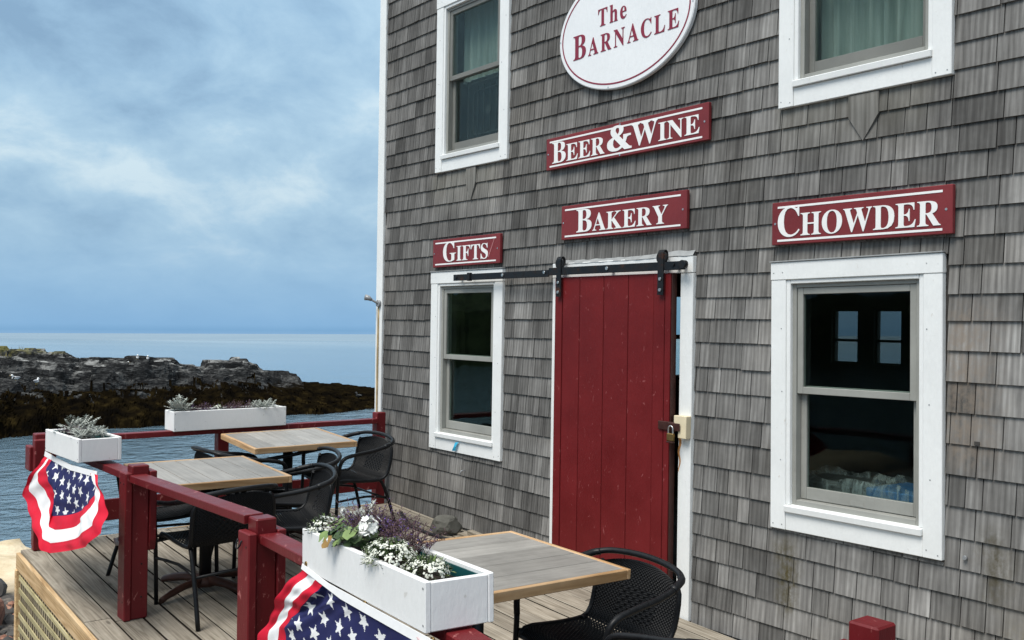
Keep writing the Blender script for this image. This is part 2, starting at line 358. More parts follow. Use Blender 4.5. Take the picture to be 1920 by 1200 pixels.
    n = NT('dark_spruce_wood'); f = n.noise(n.vec(n.pos(), (1, 1, .6)), .5, 6, .7)
    M['woods'] = n.fin(n.ramp(f, [(.35, (.012, .018, .010)), (.65, (.05, .07, .03))]), .9, 0, .1)
    M['roof'] = plain('roof_shingle', (.06, .058, .055), .9, 0, .3, 20)
    M['under'] = plain('deck_framing', (.06, .045, .03), .9, 0, .3)
build_mats()

# ------------------------------------------------------------------ mesh helpers
LEVEL = set()                      # names of things already built in the level world
class MB:
    def __init__(s): s.v = []; s.f = []; s.mi = []; s.tone = []; s.smooth = []
    def add(s, vs, fs, mi=0, tone=0.5, smooth=False):
        o = len(s.v); s.v += [tuple(v) for v in vs]; s.f += [tuple(i + o for i in f) for f in fs]
        s.mi += [mi] * len(fs); s.tone += [tone] * len(vs); s.smooth += [smooth] * len(fs)
    def box(s, a, b, mi=0, tone=.5):
        (x0, y0, z0), (x1, y1, z1) = a, b
        s.add([(x0, y0, z0), (x1, y0, z0), (x1, y1, z0), (x0, y1, z0), (x0, y0, z1), (x1, y0, z1), (x1, y1, z1), (x0, y1, z1)],
              [(0, 3, 2, 1), (4, 5, 6, 7), (0, 1, 5, 4), (1, 2, 6, 5), (2, 3, 7, 6), (3, 0, 4, 7)], mi, tone)
    def tube(s, pts, r, n=8, smooth=4, mi=0, closed=False, cap=True, flat=1.0):
        P = [Vector(p) for p in pts]
        if smooth > 1 and len(P) > 2:
            Q = []
            m = len(P)
            rng = range(m if closed else m - 1)
            for i in rng:
                p0 = P[(i - 1) % m] if (closed or i > 0) else P[0]; p1 = P[i]; p2 = P[(i + 1) % m]
                p3 = P[(i + 2) % m] if (closed or i + 2 < m) else P[-1]
                for k in range(smooth):
                    t = k / smooth
                    Q.append(.5 * ((2 * p1) + (p2 - p0) * t + (2 * p0 - 5 * p1 + 4 * p2 - p3) * t * t + (-p0 + 3 * p1 - 3 * p2 + p3) * t ** 3))
            if not closed: Q.append(P[-1])
            P = Q
        m = len(P); vs = []
        nrm = None
        for i in range(m):
            if closed: d = P[(i + 1) % m] - P[i - 1]
            else: d = P[min(i + 1, m - 1)] - P[max(i - 1, 0)]
            d.normalize()
            if nrm is None:
                nrm = d.orthogonal().normalized()
            nrm = (nrm - d * nrm.dot(d)).normalized(); bn = d.cross(nrm)
            rr = r[i * (len(r) - 1) // max(m - 1, 1)] if isinstance(r, (list, tuple)) else r
            for k in range(n):
                a = 2 * math.pi * k / n
                vs.append(P[i] + nrm * math.cos(a) * rr + bn * math.sin(a) * rr * flat)
        fs = []
        for i in range(m if closed else m - 1):
            for k in range(n):
                j = (i + 1) % m
                fs.append((i * n + k, i * n + (k + 1) % n, j * n + (k + 1) % n, j * n + k))
        s.add(vs, fs, mi, .5, True)
        if cap and not closed:
            s.f.append(tuple(len(s.v) - m * n + k for k in range(n))[::-1]); s.mi.append(mi); s.smooth.append(False)
            s.f.append(tuple(len(s.v) - n + k for k in range(n))); s.mi.append(mi); s.smooth.append(False)
    def lathe(s, prof, n=16, c=(0, 0, 0), mi=0):
        vs = [(c[0] + r * math.cos(2 * math.pi * k / n), c[1] + r * math.sin(2 * math.pi * k / n), c[2] + z) for r, z in prof for k in range(n)]
        fs = [(i * n + k, i * n + (k + 1) % n, (i + 1) * n + (k + 1) % n, (i + 1) * n + k) for i in range(len(prof) - 1) for k in range(n)]
        s.add(vs, fs, mi, .5, True)
    def build(s, name, mat, parent=None, kind=None, bevel=0.0, tone=False, loc=None):
        me = bpy.data.meshes.new(name); 
        vv = s.v if loc is None else [(x - loc[0], y - loc[1], z - loc[2]) for x, y, z in s.v]
        me.from_pydata(vv, [], s.f)
        for m in (mat if isinstance(mat, (list, tuple)) else [mat]): me.materials.append(m)
        me.polygons.foreach_set('material_index', s.mi); me.polygons.foreach_set('use_smooth', s.smooth)
        if tone:
            a = me.attributes.new('tone', 'FLOAT', 'POINT'); a.data.foreach_set('value', s.tone)
        if bevel > 0:
            bm = bmesh.new(); bm.from_mesh(me)
            bmesh.ops.bevel(bm, geom=bm.edges[:], offset=bevel, segments=1, affect='EDGES', clamp_overlap=True)
            bm.to_mesh(me); bm.free()
        me.update()
        return link(name, me, parent, kind, loc)
def link(name, me, parent=None, kind=None, loc=None):
    o = bpy.data.objects.new(name, me); COL.objects.link(o)
    if loc is not None: o.location = loc
    if parent is not None:
        o.parent = parent
    if kind: o['kind'] = kind
    return o
def thing(name, label, cat, loc=(0, 0, 0), rz=0, group=None, kind=None):
    o = bpy.data.objects.new(name, None); COL.objects.link(o); o.empty_display_size = .1
    o.location = loc; o.rotation_euler = (0, 0, rz); tag(o, label, cat, group, kind); return o
def tag(o, label, cat, group=None, kind=None):
    o['label'] = label; o['category'] = cat
    if group: o['group'] = group
    if kind: o['kind'] = kind
    return o
BOXC = {}
def rbox(name, size, loc, mat, parent=None, rot=(0, 0, 0), bevel=.003, key=None):
    """a bevelled board of its own, centred on loc; equal boards share a mesh"""
    k = (tuple(round(v, 4) for v in size), mat.name, bevel)
    if k not in BOXC:
        m = MB(); m.box((-size[0] / 2, -size[1] / 2, -size[2] / 2), (size[0] / 2, size[1] / 2, size[2] / 2))
        o = m.build(name, mat, parent, bevel=bevel); BOXC[k] = o.data
    else: o = link(name, BOXC[k], parent)
    o.location = loc; o.rotation_euler = rot; return o
def board(name, p0, p1, w, t, mat, parent=None, roll=0, bevel=.003):
    """board of thickness t (along its local z) and width w between two points"""
    a, b = Vector(p0), Vector(p1); d = b - a; L = d.length
    x = d.normalized(); y = Vector((0, 0, 1)).cross(x)
    y = y.normalized() if y.length > 1e-4 else Vector((0, 1, 0))
    z = x.cross(y)
    o = rbox(name, (L, w, t), (0, 0, 0), mat, parent, bevel=bevel)
    mt = Matrix((x, y, z)).transposed().to_4x4() @ Matrix.Rotation(roll, 4, 'X')
    o.matrix_basis = Matrix.Translation((a + b) / 2) @ mt; return o
def kids(o): return [c for c in COL.objects if c.parent == o]
def copy_tree(o, parent=None, label=None):
    c = o.copy(); COL.objects.link(c); c.parent = parent
    if label: c['label'] = label
    for ch in kids(o): copy_tree(ch, c)
    return c
DECK_K = .042
def dz(x): return -DECK_K * x


# ------------------------------------------------------------------ the sea, the shore, the headland
sea = MB(); sea.add([(-30000, -30000, 0), (30000, -30000, 0), (30000, 30000, 0), (-30000, 30000, 0)], [(0, 1, 2, 3)])
o = sea.build('sea', M['sea'], None, 'structure'); o.location = (0, 0, SEA_Z); LEVEL.add(o)
o['label'] = 'calm blue grey sea reaching to the horizon'

A1 = Vector((-math.cos(TH - .325), math.sin(TH - .325), 0))        # towards the headland, and across it
A2 = Vector((-A1.y, A1.x, 0)) * -1
CW0 = Vector((CAM_W.x, CAM_W.y, 0))
def hpt(u, d, z): return CW0 + A1 * d + A2 * u + Vector((0, 0, SEA_Z + z))
RIDGE = [(-16, 4.4), (-11.5, 3.9), (-10, 3.4), (-8.6, 3.1), (-7.2, 3.12), (-6.0, 3.0), (-5.0, 2.65), (-3.2, 2.62), (-.6, 2.55), (-.3, 2.3), (.9, 2.22), (1.4, 2.48), (3.4, 2.45), (4.3, 1.95), (4.8, 1.55), (6.6, 1.38), (6.9, 1.08), (8.4, .85), (10.4, .7), (13, .3), (15, -.6)]
def ridge(u):
    for (a, za), (b, zb) in zip(RIDGE, RIDGE[1:]):
        if u <= b: return za + (zb - za) * max(0, min(1, (u - a) / (b - a)))
    return -.6
def head_z(u, d):
    nz = noise.noise(Vector((u * .35, d * .35, 3))) * 1.2
    dw = 42.6 + (u + 7) * .60 + nz + noise.noise(Vector((u * 1.3, 0, 9))) * .7; dr = dw + 11 + noise.noise(Vector((u * .3, 1, 5))) * 1.5
    zr = ridge(u + .25 * noise.noise(Vector((d, u, 2))))
    t = (d - dw) / (dr - dw)
    if t < 0: z = t * 5
    elif t < 1: z = zr * (t ** .62)
    else: z = zr - max(0, t - 1.15) * 3.2
    s = Vector((u, d, 0))
    am = max(0, min(1, (z - 1.0) / .45))
    if 0 < t < 1 and -4.2 < u < 1.2:                          # a broken cliff in the middle
        k = max(0, min(1, (u + 4.2) / .6)) * max(0, min(1, (1.2 - u) / 1.2)); q = max(0, min(1, (t - .42) / .10)); z += k * am * ((1.45 + (zr - 1.5) * q) - z) * .8 * (1 if t > .25 else 0)
    # slanting beds broken into long joint-bounded slabs
    w = noise.noise(s * .5) * .5
    vd, vp = noise.voronoi(Vector((u * .42 + d * .12 + w, d * 1.05 - u * .08, 0)))
    blk = noise.cell(Vector(vp[0]) * 7.3 + Vector((5, 1, 2)))
    vd2, vp2 = noise.voronoi(Vector((u * 1.15 + d * .3, d * 1.9 + w, 4)))
    blk2 = noise.cell(Vector(vp2[0]) * 5.1)
    z += am * (blk * .26 + blk2 * .11 - max(0, .07 - (vd[1] - vd[0])) * 2.0 - max(0, .06 - (vd2[1] - vd2[0])) * 1.0)
    bed = .30; q = (z + .10 * u + .16 * noise.noise(s * .45)) / bed; fr = q - math.floor(q)
    z += am * ((math.floor(q) + min(1, fr * 3.2) - q) * bed * .85)
    z += noise.fractal(s * 1.6, .9, 2.1, 4) * (.07 if z > 1.2 else .10)
    if z < 1.35: z += .20 * abs(noise.noise(s * 1.3)) + .07 * noise.noise(s * 3.7)
    return z
def build_headland():
    us = np.linspace(-17, 15.5, 400); ds = np.concatenate([np.linspace(34, 58, 230), np.linspace(58.5, 78, 30)])
    Z = np.array([[head_z(u, d) for u in us] for d in ds]); k = 3                       # no needles: open the profile along the crest
    sh = lambda A, f: f([np.roll(A, q, 1) for q in range(-k, k + 1)], axis=0)
    Z[:, k * 2:-k * 2] = sh(sh(Z, np.min), np.max)[:, k * 2:-k * 2]
    m = MB(); vs = [hpt(u, d, Z[j, i]) for j, d in enumerate(ds) for i, u in enumerate(us)]; n = len(us)
    fs = [(j * n + i, j * n + i + 1, (j + 1) * n + i + 1, (j + 1) * n + i) for j in range(len(ds) - 1) for i in range(n - 1)]
    m.add(vs, fs); o = m.build('headland', M['rock'], None, 'structure'); LEVEL.add(o)
    o['label'] = 'dark layered rock headland with a weedy foot in the sea'
    # hanging rockweed on its foot
    w = MB()
    for _ in range(3600):
        u = U(-13, 13); d = 41 + (u + 7) * .60 + U(0, 7); z = head_z(u, d)
        if not (.05 < z < 1.42 + .3 * noise.noise(Vector((u * .8, d, 1)))): continue
        for _k in range(5):
            uu, dd = u + U(-.22, .22), d + U(-.12, .12); L = U(.20, .55); a = U(-.3, .3); wd = U(.018, .05); prev = None; rows = []
            for q in range(4):
                ud, dq = uu + math.sin(a) * L * q / 3, dd - math.cos(a) * L * q / 3
                zz = max(head_z(ud, dq), -.05) + (.05 if q < 3 else .02); k = wd * (1, 1.3, 1, .25)[q]
                rows += [hpt(ud - k, dq, zz), hpt(ud + k, dq, zz + U(-.01, .01))]
            w.add(rows, [(2 * q, 2 * q + 1, 2 * q + 3, 2 * q + 2) for q in range(3)])
    o = w.build('rockweed', M['weed'], None, 'stuff'); LEVEL.add(o); o['label'] = 'brown rockweed hanging on the foot of the headland'
    g = MB()
    for _ in range(2600):
        u = U(-16, -7.6); d = 42.6 + (u + 7) * .60 + U(6, 14); z = head_z(u, d)
        if z < 2.9 - (.6 if u < -9.5 else 0) or noise.noise(Vector((u * .7, d * .7, 0))) < -.1 + (u + 9) * .12: continue
        p = hpt(u, d, z - .03); h = U(.12, .34); a = U(0, 6.28); s = Vector((math.cos(a), math.sin(a), 0)) * .014
        g.add([p - s, p + s, p + Vector((U(-.08, .08), U(-.08, .08), h))], [(0, 1, 2)])
    o = g.build('shore_grass', M['dry_grass'], None, 'stuff'); LEVEL.add(o); o['label'] = 'yellow green grass on the top of the headland'
build_headland()

# the shore the deck stands on (a pale ledge, then rubble)
def shore_z(x, y):
    base = -1.30 + max(0, (x + 6.2)) * .115
    edge = -10.4 if y < -1.5 else -10.4 + (y + 1.5) * 5.5
    edge = min(edge, -4.6) + .5 * noise.noise(Vector((y * .8, 0, 1)))
    s = max(0, edge - x)
    return base - min(s * 1.3, 4.0) + .10 * noise.fractal(Vector((x, y, 0)) * .9, .9, 2.1, 5) + (.05 * noise.noise(Vector((x, y, 3)) * 4) if x > -7.4 else 0)
def build_shore():
    xs = np.linspace(-15, 14, 210); ys = np.linspace(-16, 9, 150); m = MB(); n = len(xs)
    m.add([(x, y, shore_z(x, y)) for y in ys for x in xs], [(j * n + i, j * n + i + 1, (j + 1) * n + i + 1, (j + 1) * n + i) for j in range(len(ys) - 1) for i in range(n - 1)], smooth=True)
    o = m.build('shore_ground', M['shore'], None, 'structure'); o['label'] = 'pale ledge and rubble shore beneath the deck'
build_shore()
def rock_mesh(name, r, seed, mat, sq=(1, 1, .75), sub=3):
    bm = bmesh.new(); bmesh.ops.create_icosphere(bm, subdivisions=sub, radius=1)
    for v in bm.verts:
        p = v.co.copy(); k = 1 + .28 * noise.noise(p * 1.3 + Vector((seed, 0, 0))) + .1 * noise.noise(p * 3.4 + Vector((0, seed, 0)))
        vd, vp = noise.voronoi(p * 1.6 + Vector((seed, seed, 0))); k -= .10 * max(0, .25 - (vd[1] - vd[0]))
        v.co = Vector((p.x * sq[0], p.y * sq[1], p.z * sq[2])) * k * r
    # chop flat facets
    rs = random.Random(seed)
    for _ in range(7):
        nrm = Vector((rs.uniform(-1, 1), rs.uniform(-1, 1), rs.uniform(-.2, 1))).normalized(); dd = r * rs.uniform(.55, .8)
        for v in bm.verts:
            e = v.co.dot(nrm) - dd
            if e > 0: v.co -= nrm * e
    me = bpy.data.meshes.new(name); bm.to_mesh(me); bm.free(); me.materials.append(mat); return me
def build_boulders():
    spots = [(-6.55, -2.62, .30, 'reddish brown weedy boulder nearest the deck corner'), (-7.15, -2.75, .34, 'reddish brown boulder beside the pale ledge, tallest of the heap'), (-6.0, -2.88, .22, 'small reddish boulder lowest in the heap below the deck corner'),
             (-7.75, -2.3, .17, 'small dark grey boulder on the pale ledge by the corner post')]
    for i, (x, y, r, lab) in enumerate(spots):
        me = rock_mesh('boulder', r, 11 + i, M['red_rock'] if i < 3 else M['gravel_rock'], (1.2, .9, .8))
        o = link('boulder', me); o.location = (x, y, shore_z(x, y) + r * .38); o.rotation_euler = (0, 0, i * 1.3)
        tag(o, lab, 'boulder', 'boulders on the shore by the deck')
    m = MB(); rs = random.Random(4)
    base = [rock_mesh('pebble', 1, 40 + i, M['gravel_rock'], sub=1) for i in range(4)]
    for _ in range(900):
        x = rs.uniform(-7.3, -2.5); y = rs.uniform(-5.2, -2.2); r = rs.uniform(.03, .11); me = base[rs.randrange(4)]
        z = shore_z(x, y); q = Matrix.Rotation(rs.uniform(0, 6), 3, 'Z')
        m.add([(x + p.x, y + p.y, z + p.z) for p in (q @ v.co * r for v in me.vertices)], [tuple(f.vertices) for f in me.polygons], 0 if rs.random() < .7 else 1)
    for me in base: bpy.data.meshes.remove(me)
    o = m.build('beach_rubble', [M['gravel_rock'], M['red_rock']], None, 'stuff'); o['label'] = 'dark stones and rubble on the shore below the deck'
build_boulders()

# wooded slope across the harbour, behind the viewer: it shows only as a dark mirror image in the panes
def build_woods():
    m = MB(); rs = random.Random(9); n = 260; vs = []
    for j, (rad, base) in enumerate(((120, -1), (128, .55), (140, .9), (170, 1.0))):
        for i in range(n + 1):
            a = math.radians(-172 + 150 * i / n); e = math.sin(math.pi * i / n) ** .35
            h = (9 + 3.5 * noise.noise(Vector((i * .03, 2, 0))) + (1.6 * abs(noise.noise(Vector((i * .9, j, 4)))) + rs.uniform(0, 1.5)) * (j > 0)) * e * base if j else -4
            vs.append((rad * math.cos(a) + rs.uniform(-1, 1), rad * math.sin(a) + rs.uniform(-1, 1), h))
    m.add(vs, [(j * (n + 1) + i, (j + 1) * (n + 1) + i, (j + 1) * (n + 1) + i + 1, j * (n + 1) + i + 1) for j in range(3) for i in range(n)])
    o = m.build('far_woods', M['woods'], None, 'stuff'); LEVEL.add(o); o['label'] = 'dark spruce wood on the far side of the harbour'
build_woods()

# ------------------------------------------------------------------ the shop
shop = thing('shingled_building', 'weathered grey shingled shop with white window trim and a red sliding door', 'building')
WW, WH = .955, 1.415
WINS = [(-2.285, .692, 0, 'lower'), (1.075, .645, .012, 'lower'), (-2.255, 2.905, 0, 'fan'), (1.088, 2.878, .006, 'curtain')]
DOOR_TRIM = (-1.235, .030, -.05, 2.118)
HOLES_SH = [(cx - WW / 2, cx + WW / 2, z, z + WH) for cx, z, _, _ in WINS] + [DOOR_TRIM]
HOLES_WALL = [(cx - WW / 2 + .115, cx + WW / 2 - .115, z + .13, z + WH - .11) for cx, z, _, _ in WINS] + [(-1.12, -.07, -.3, 2.03)]
WX0, WX1, WZ0, WZ1, DEPTH = -3.62, 4.6, -.9, 5.3, 6.0
def wall_panel(m, holes, y0, y1, x0=WX0, x1=WX1, z0=WZ0, z1=WZ1):
    xs = sorted({x0, x1, *[h[0] for h in holes], *[h[1] for h in holes]}); zs = sorted({z0, z1, *[h[2] for h in holes], *[h[3] for h in holes]})
    xs = [x for x in xs if x0 <= x <= x1]; zs = [z for z in zs if z0 <= z <= z1]
    for a, b in zip(xs, xs[1:]):
        for c, d in zip(zs, zs[1:]):
            mx, mz = (a + b) / 2, (c + d) / 2
            if any(h[0] < mx < h[1] and h[2] < mz < h[3] for h in holes): continue
            m.box((a, y0, c), (b, y1, d))
m = MB(); wall_panel(m, HOLES_WALL, .004, .14); wall = m.build('wall', M['backing'], shop)

CR = [-.02, .11, .238, .372, .505, .628, .768, .91, 1.052, 1.192, 1.335, 1.475, 1.617, 1.753, 1.875, 2.008, 2.14, 2.268, 2.398, 2.526, 2.648, 2.772, 2.901, 3.024, 3.152, 3.284, 3.422, 3.556, 3.69, 3.825, 3.96, 4.09, 4.22, 4.35, 4.48, 4.61, 4.74, 4.87, 5.0, 5.13]
CL = [0., .13, .258, .391, .53, .67, .815, .948, 1.081, 1.209, 1.335, 1.463, 1.589, 1.721, 1.848, 1.968, 2.101, 2.237, 2.381, 2.519, 2.653, 2.78, 2.914, 3.035, 3.148, 3.277, 3.413, 3.548, 3.682, 3.826, 3.965, 4.083, 4.216, 4.349, 4.48, 4.61, 4.74, 4.87, 5.0, 5.13]
CR = [CR[0] - .5, CR[0] - .37, CR[0] - .25, CR[0] - .125] + CR; CL = [CL[0] - .5, CL[0] - .37, CL[0] - .25, CL[0] - .125] + CL
def course_z(i, x):
    t = max(0, min(1, (x + 3.3) / 3.3)); return CL[i] * (1 - t) + CR[i] * t
def shingle_verts(x0, x1, zb, zt, ztop_full, yb, yt, skew):
    f = (zt - zb) / max(ztop_full - zb, 1e-6); ytt = yb + (yt - yb) * min(f, 1)
    g = .0026
    return [(x0 + g, -yb, zb), (x1 - g, -yb, zb + skew), (x1 - g, .003, zb + skew), (x0 + g, .003, zb),
            (x0 + g, -ytt, zt), (x1 - g, -ytt, zt), (x1 - g, .003, zt), (x0 + g, .003, zt)]
SF = [(0, 3, 2, 1), (4, 5, 6, 7), (0, 1, 5, 4), (1, 2, 6, 5), (2, 3, 7, 6), (3, 0, 4, 7)]
def build_shingles():
    rs = random.Random(21); cells = []
    for i in range(len(CR) - 1):
        x = -3.552 - rs.uniform(0, .1); last = None
        while x < 3.3:
            w = rs.choice([.08, .095, .105, .115, .125, .135, .15, .165, .185, .21, .235]) * rs.uniform(.93, 1.07) * (1 if x > -.3 else .86)
            a, b = max(x, -3.552), x + w; x = b
            if b - a < .03: continue
            t = rs.betavariate(2.4, 2.4); th = rs.uniform(.0150, .0180); jz = rs.uniform(-.0009, .0009); sk = rs.uniform(-.0007, .0007)
            if rs.random() < .07: jz += rs.uniform(-.005, .004); sk += rs.uniform(-.004, .004); th += rs.uniform(0, .003)
            za, zz_ = course_z(i, (a + b) / 2), course_z(i + 1, (a + b) / 2)
            cuts = sorted({a, b, *[h[k] for h in HOLES_SH for k in (0, 1) if a + .004 < h[k] < b - .004 and h[2] < zz_ and h[3] > za]})
            for c, d in zip(cuts, cuts[1:]):
                mx = (c + d) / 2; zb = course_z(i, mx) + jz; zt = course_z(i + 1, mx) + .022; full = zt
                ok = True
                for h in HOLES_SH:
                    if not (h[0] < mx < h[1]): continue
                    if h[2] <= zb + .006 and h[3] >= zt - .028: ok = False
                    elif h[2] <= zb + .006 < h[3]: zb = h[3] + .001
                    elif zb < h[2] < zt: zt = min(zt, h[2] - .001)
                if ok and zt - zb > .012: cells.append((c, d, zb, zt, full, th, t, sk))
    # the wedge-shaped shingle under each upper window takes the place of what it covers
    def seen(c):
        p = Vector(((c[0] + c[1]) / 2, 0, (c[2] + c[3]) / 2)); v = MB_.transposed() @ (p - CAM_B)
        if v.z > -.3: return 0
        x = v.x / -v.z * 1820; y = v.y / -v.z * 1820
        if abs(x) > 965 or abs(y) > 605: return 0
        return (c[1] - c[0]) * (c[3] - c[2]) * abs((p - CAM_B).normalized().y) / v.z ** 2
    cells.sort(key=seen, reverse=True)
    for c in cells[:300]:
        m = MB(); m.add(shingle_verts(*c[:6], .0035, c[7]), SF, 0, c[6])
        m.build('shingle', M['shingle'], wall, tone=True, loc=((c[0] + c[1]) / 2, 0, c[2]))
    m = MB()
    for c in cells[300:]: m.add(shingle_verts(*c[:6], .0035, c[7]), SF, 0, c[6])
    m.build('shingle_courses', M['shingle'], wall, 'stuff', tone=True)
    # pointed shingles below the sills
    for cx, zt, zs, zb, hw in ((-2.246, 2.90, 2.785, 2.645, .063), (1.111, 2.873, 2.765, 2.640, .083)):
        m = MB(); y0, y1 = -.0235, -.012
        pts = [(cx - hw, zt), (cx - hw, zs), (cx, zb), (cx + hw, zs), (cx + hw, zt)]
        m.add([(x, y, z) for y in (y0, y1) for x, z in pts], [(0, 1, 2, 3, 4), (9, 8, 7, 6, 5)] + [((i + 1) % 5, i, i + 5, (i + 1) % 5 + 5) for i in range(5)], 0, .55)
        o = m.build('pointed_shingle', M['shingle'], wall, tone=True)
build_shingles()

# other walls, corner boards, roof
m = MB(); a_, b_ = WX0, WX0 + .14                                   # the seaward wall with one window in it
for q in ((.145, 3.25, WZ0, WZ1), (4.15, DEPTH, WZ0, WZ1), (3.25, 4.15, WZ0, 1.15), (3.25, 4.15, 2.02, WZ1)): m.box((a_, q[0], q[2]), (b_, q[1], q[3]))
m.build('wall', M['backing'], shop)
m = MB(); m.box((WX0 + .05, 3.252, 1.152), (WX0 + .054, 4.148, 2.018)); m.build('pane', M['pane'], shop)
m = MB(); m.box((WX0 + .04, 3.252, 1.55), (WX0 + .075, 4.148, 1.60)); m.build('sash', M['dark_room'], shop)
m = MB(); m.box((WX1 - .14, .145, WZ0), (WX1, DEPTH, WZ1)); m.build('wall', M['backing'], shop)
BACK_WINS = [(-3.02, -2.67, 1.28, 1.92), (-2.46, -2.12, 1.28, 1.92)]
m = MB(); wall_panel(m, BACK_WINS, DEPTH - .14, DEPTH, WX0 + .145, WX1 - .145); m.build('wall', M['dark_room'], shop)
m = MB(); m.box((WX0 + .15, .15, -.12), (WX1 - .15, DEPTH - .15, -.06)); m.build('room_floor', M['room_floor'], shop)
m = MB(); m.box((WX0 + .15, .15, 2.46), (WX1 - .15, DEPTH - .15, 2.60)); m.build('room_ceiling', M['dark_room'], shop)
for a, b, c, d in BACK_WINS:
    m = MB(); t = .022
    for q in (((a, DEPTH - .10, c), (b, DEPTH - .06, c + t)), ((a, DEPTH - .10, d - t), (b, DEPTH - .06, d)), ((a, DEPTH - .10, c + t), (a + t, DEPTH - .06, d - t)), ((b - t, DEPTH - .10, c + t), (b, DEPTH - .06, d - t)), ((a + t, DEPTH - .098, (c + d) / 2 - .06), (b - t, DEPTH - .062, (c + d) / 2 - .03))): m.box(*q)
    m.build('sash', M['dark_room'], shop)
    m = MB(); m.box((a + .003, DEPTH - .05, c + .003), (b - .003, DEPTH - .046, d - .003)); m.build('pane', M['dim_pane'], shop)
for x in (WX0, WX1):
    rbox('corner_board', (.105, .030, WZ1 - WZ0), (x + (.012 if x < 0 else -.012), -.012, (WZ0 + WZ1) / 2), M['white'], shop)
    rbox('corner_board', (.028, .11, WZ1 - WZ0), (x + (-.0265 if x < 0 else .0265), .06, (WZ0 + WZ1) / 2), M['white'], shop)
m = MB()
rx, ry = WX0 - .02, -.03; hx = WX1 + .02; mid = DEPTH / 2
m.add([(rx, ry, WZ1 + .005), (hx, ry, WZ1 + .005), (hx, DEPTH, WZ1 + .005), (rx, DEPTH, WZ1 + .005), (rx, mid, WZ1 + 2.1), (hx, mid, WZ1 + 2.1)], [(0, 3, 2, 1), (0, 1, 5, 4), (2, 3, 4, 5), (0, 4, 3), (1, 2, 5)])
m.build('roof', M['roof'], shop)

def disc(name, x, y, z, r, t, mat, parent, n=12):
    m = MB(); m.tube([(0, 0, 0), (0, -t, 0)], r, n, 1); o = m.build(name, mat, parent); o.location = (x, y, z); return o
# ------------------------------------------------------------------ windows
def window(cx, z0, rot, style):
    w = bpy.data.objects.new('window', None); COL.objects.link(w); w.parent = shop; w.location = (cx, 0, z0); w.rotation_euler = (0, -rot, 0)
    c = .094; H = WH; h = WW / 2; y = -.0175; t = .035
    for s in (-1, 1): rbox('casing_board', (c, t, H - c - .001), (s * (h - c / 2), y, (H - c) / 2), M['white'], w)
    rbox('casing_board', (WW + .004, t + .003, c), (0, y - .0015, H - c / 2), M['white'], w)
    rbox('casing_board', (WW - 2 * c - .002, t - .004, .098), (0, y + .002, .049), M['white'], w)
    fl = rbox('drip_flashing', (WW + .012, t + .012, .006), (0, y - .004, H + .004), M['flashing'], w, bevel=.001)
    i = h - c                                                            # half width inside the casings
    rbox('sill', (2 * i - .002, .052, .034), (0, -.024, .117), M['white'], w, (.10, 0, 0))
    for s in (-1, 1): rbox('stop_moulding', (.024, .036, H - c - .136), (s * (i - .012), -.010, .135 + (H - c - .136) / 2), M['white'], w)
    rbox('stop_moulding', (2 * i - .05, .036, .022), (0, -.0105, H - c - .011), M['white'], w)
    a, zb, zt = i - .024, .134, H - c - .022                             # the grey vinyl unit
    for s in (-1, 1): rbox('jamb', (.024, .085, zt - zb), (s * (a - .0125), .035, (zb + zt) / 2), M['vinyl'], w, bevel=.002)
    rbox('jamb', (2 * a - .05, .085, .02), (0, .0352, zt - .0105), M['vinyl'], w, bevel=.002)
    rbox('jamb', (2 * a - .05, .085, .03), (0, .0352, zb + .0155), M['vinyl'], w, (.04, 0, 0), bevel=.002)
    b = a - .026; mz = zb + .52 * (zt - zb)
    def sash(y, z0, z1, s, br):
        for q in (-1, 1): rbox('sash', (s, .026, z1 - z0), (q * (b - s / 2), y, (z0 + z1) / 2), M['vinyl'], w, bevel=.002)
        rbox('sash', (2 * (b - s) - .001, .026, s), (0, y + .0004, z1 - s / 2), M['vinyl'], w, bevel=.002)
        rbox('sash', (2 * (b - s) - .001, .026, br), (0, y + .0004, z0 + br / 2), M['vinyl'], w, bevel=.002)
        m = MB(); m.box((-(b - s) + .001, y - .002, z0 + br + .001), (b - s - .001, y + .002, z1 - s - .001)); m.build('pane', M['pane'], w)
    sash(.012, mz - .018, zt - .022, .034, .036)
    sash(.046, zb + .034, mz + .022, .034, .062)
    if style in ('fan', 'curtain'):
        m = MB(); m.box((-b, -.006, zb + .02), (b, -.0045, zt - .02)); m.build('screen', M['screen'], w)
        # gathered curtain behind the glass
        m = MB(); n = 90; zc0 = mz + .0 if style == 'fan' else zb - .1; cols = []
        for k in range(n + 1):
            x = -b - .05 + (2 * b + .1) * k / n; yy = .17 + .028 * math.sin(k * .62 + 1.2 * math.sin(k * .11)) + .012 * math.sin(k * 1.7)
            cols.append((x, yy))
        m.add([(x, yy, z) for z in (zc0, zt + .05) for x, yy in cols] + [(x, yy + .003, z) for z in (zc0, zt + .05) for x, yy in cols],
              [(k, k + 1, n + 1 + k + 1, n + 1 + k) for k in range(n)] + [(2 * n + 2 + k + 1, 2 * n + 2 + k, 3 * n + 3 + k, 3 * n + 3 + k + 1) for k in range(n)], smooth=True)
        m.build('curtain', M['curtain'], w)
    for s in (-1, 1):
        for zz in (.03, .36, .72, 1.06, H - .05):
            for xx in ((-.028, .028) if zz in (.03, H - .05) else (U(-.03, .03),)):
                disc('nail', s * (h - c / 2) + xx, -.0352 - (.0016 if zz == H - .05 else 0), zz + U(-.01, .01), .0035, .0012, M['fixture'], w, 6)
    if style == 'fan': w['label'] = 'upper window with a black fan behind its lower pane'
    if style == 'curtain': w['label'] = 'upper window with a grey green curtain behind the glass'
    return w, b, zb, zt, mz
wobj = [window(*w) for w in WINS]

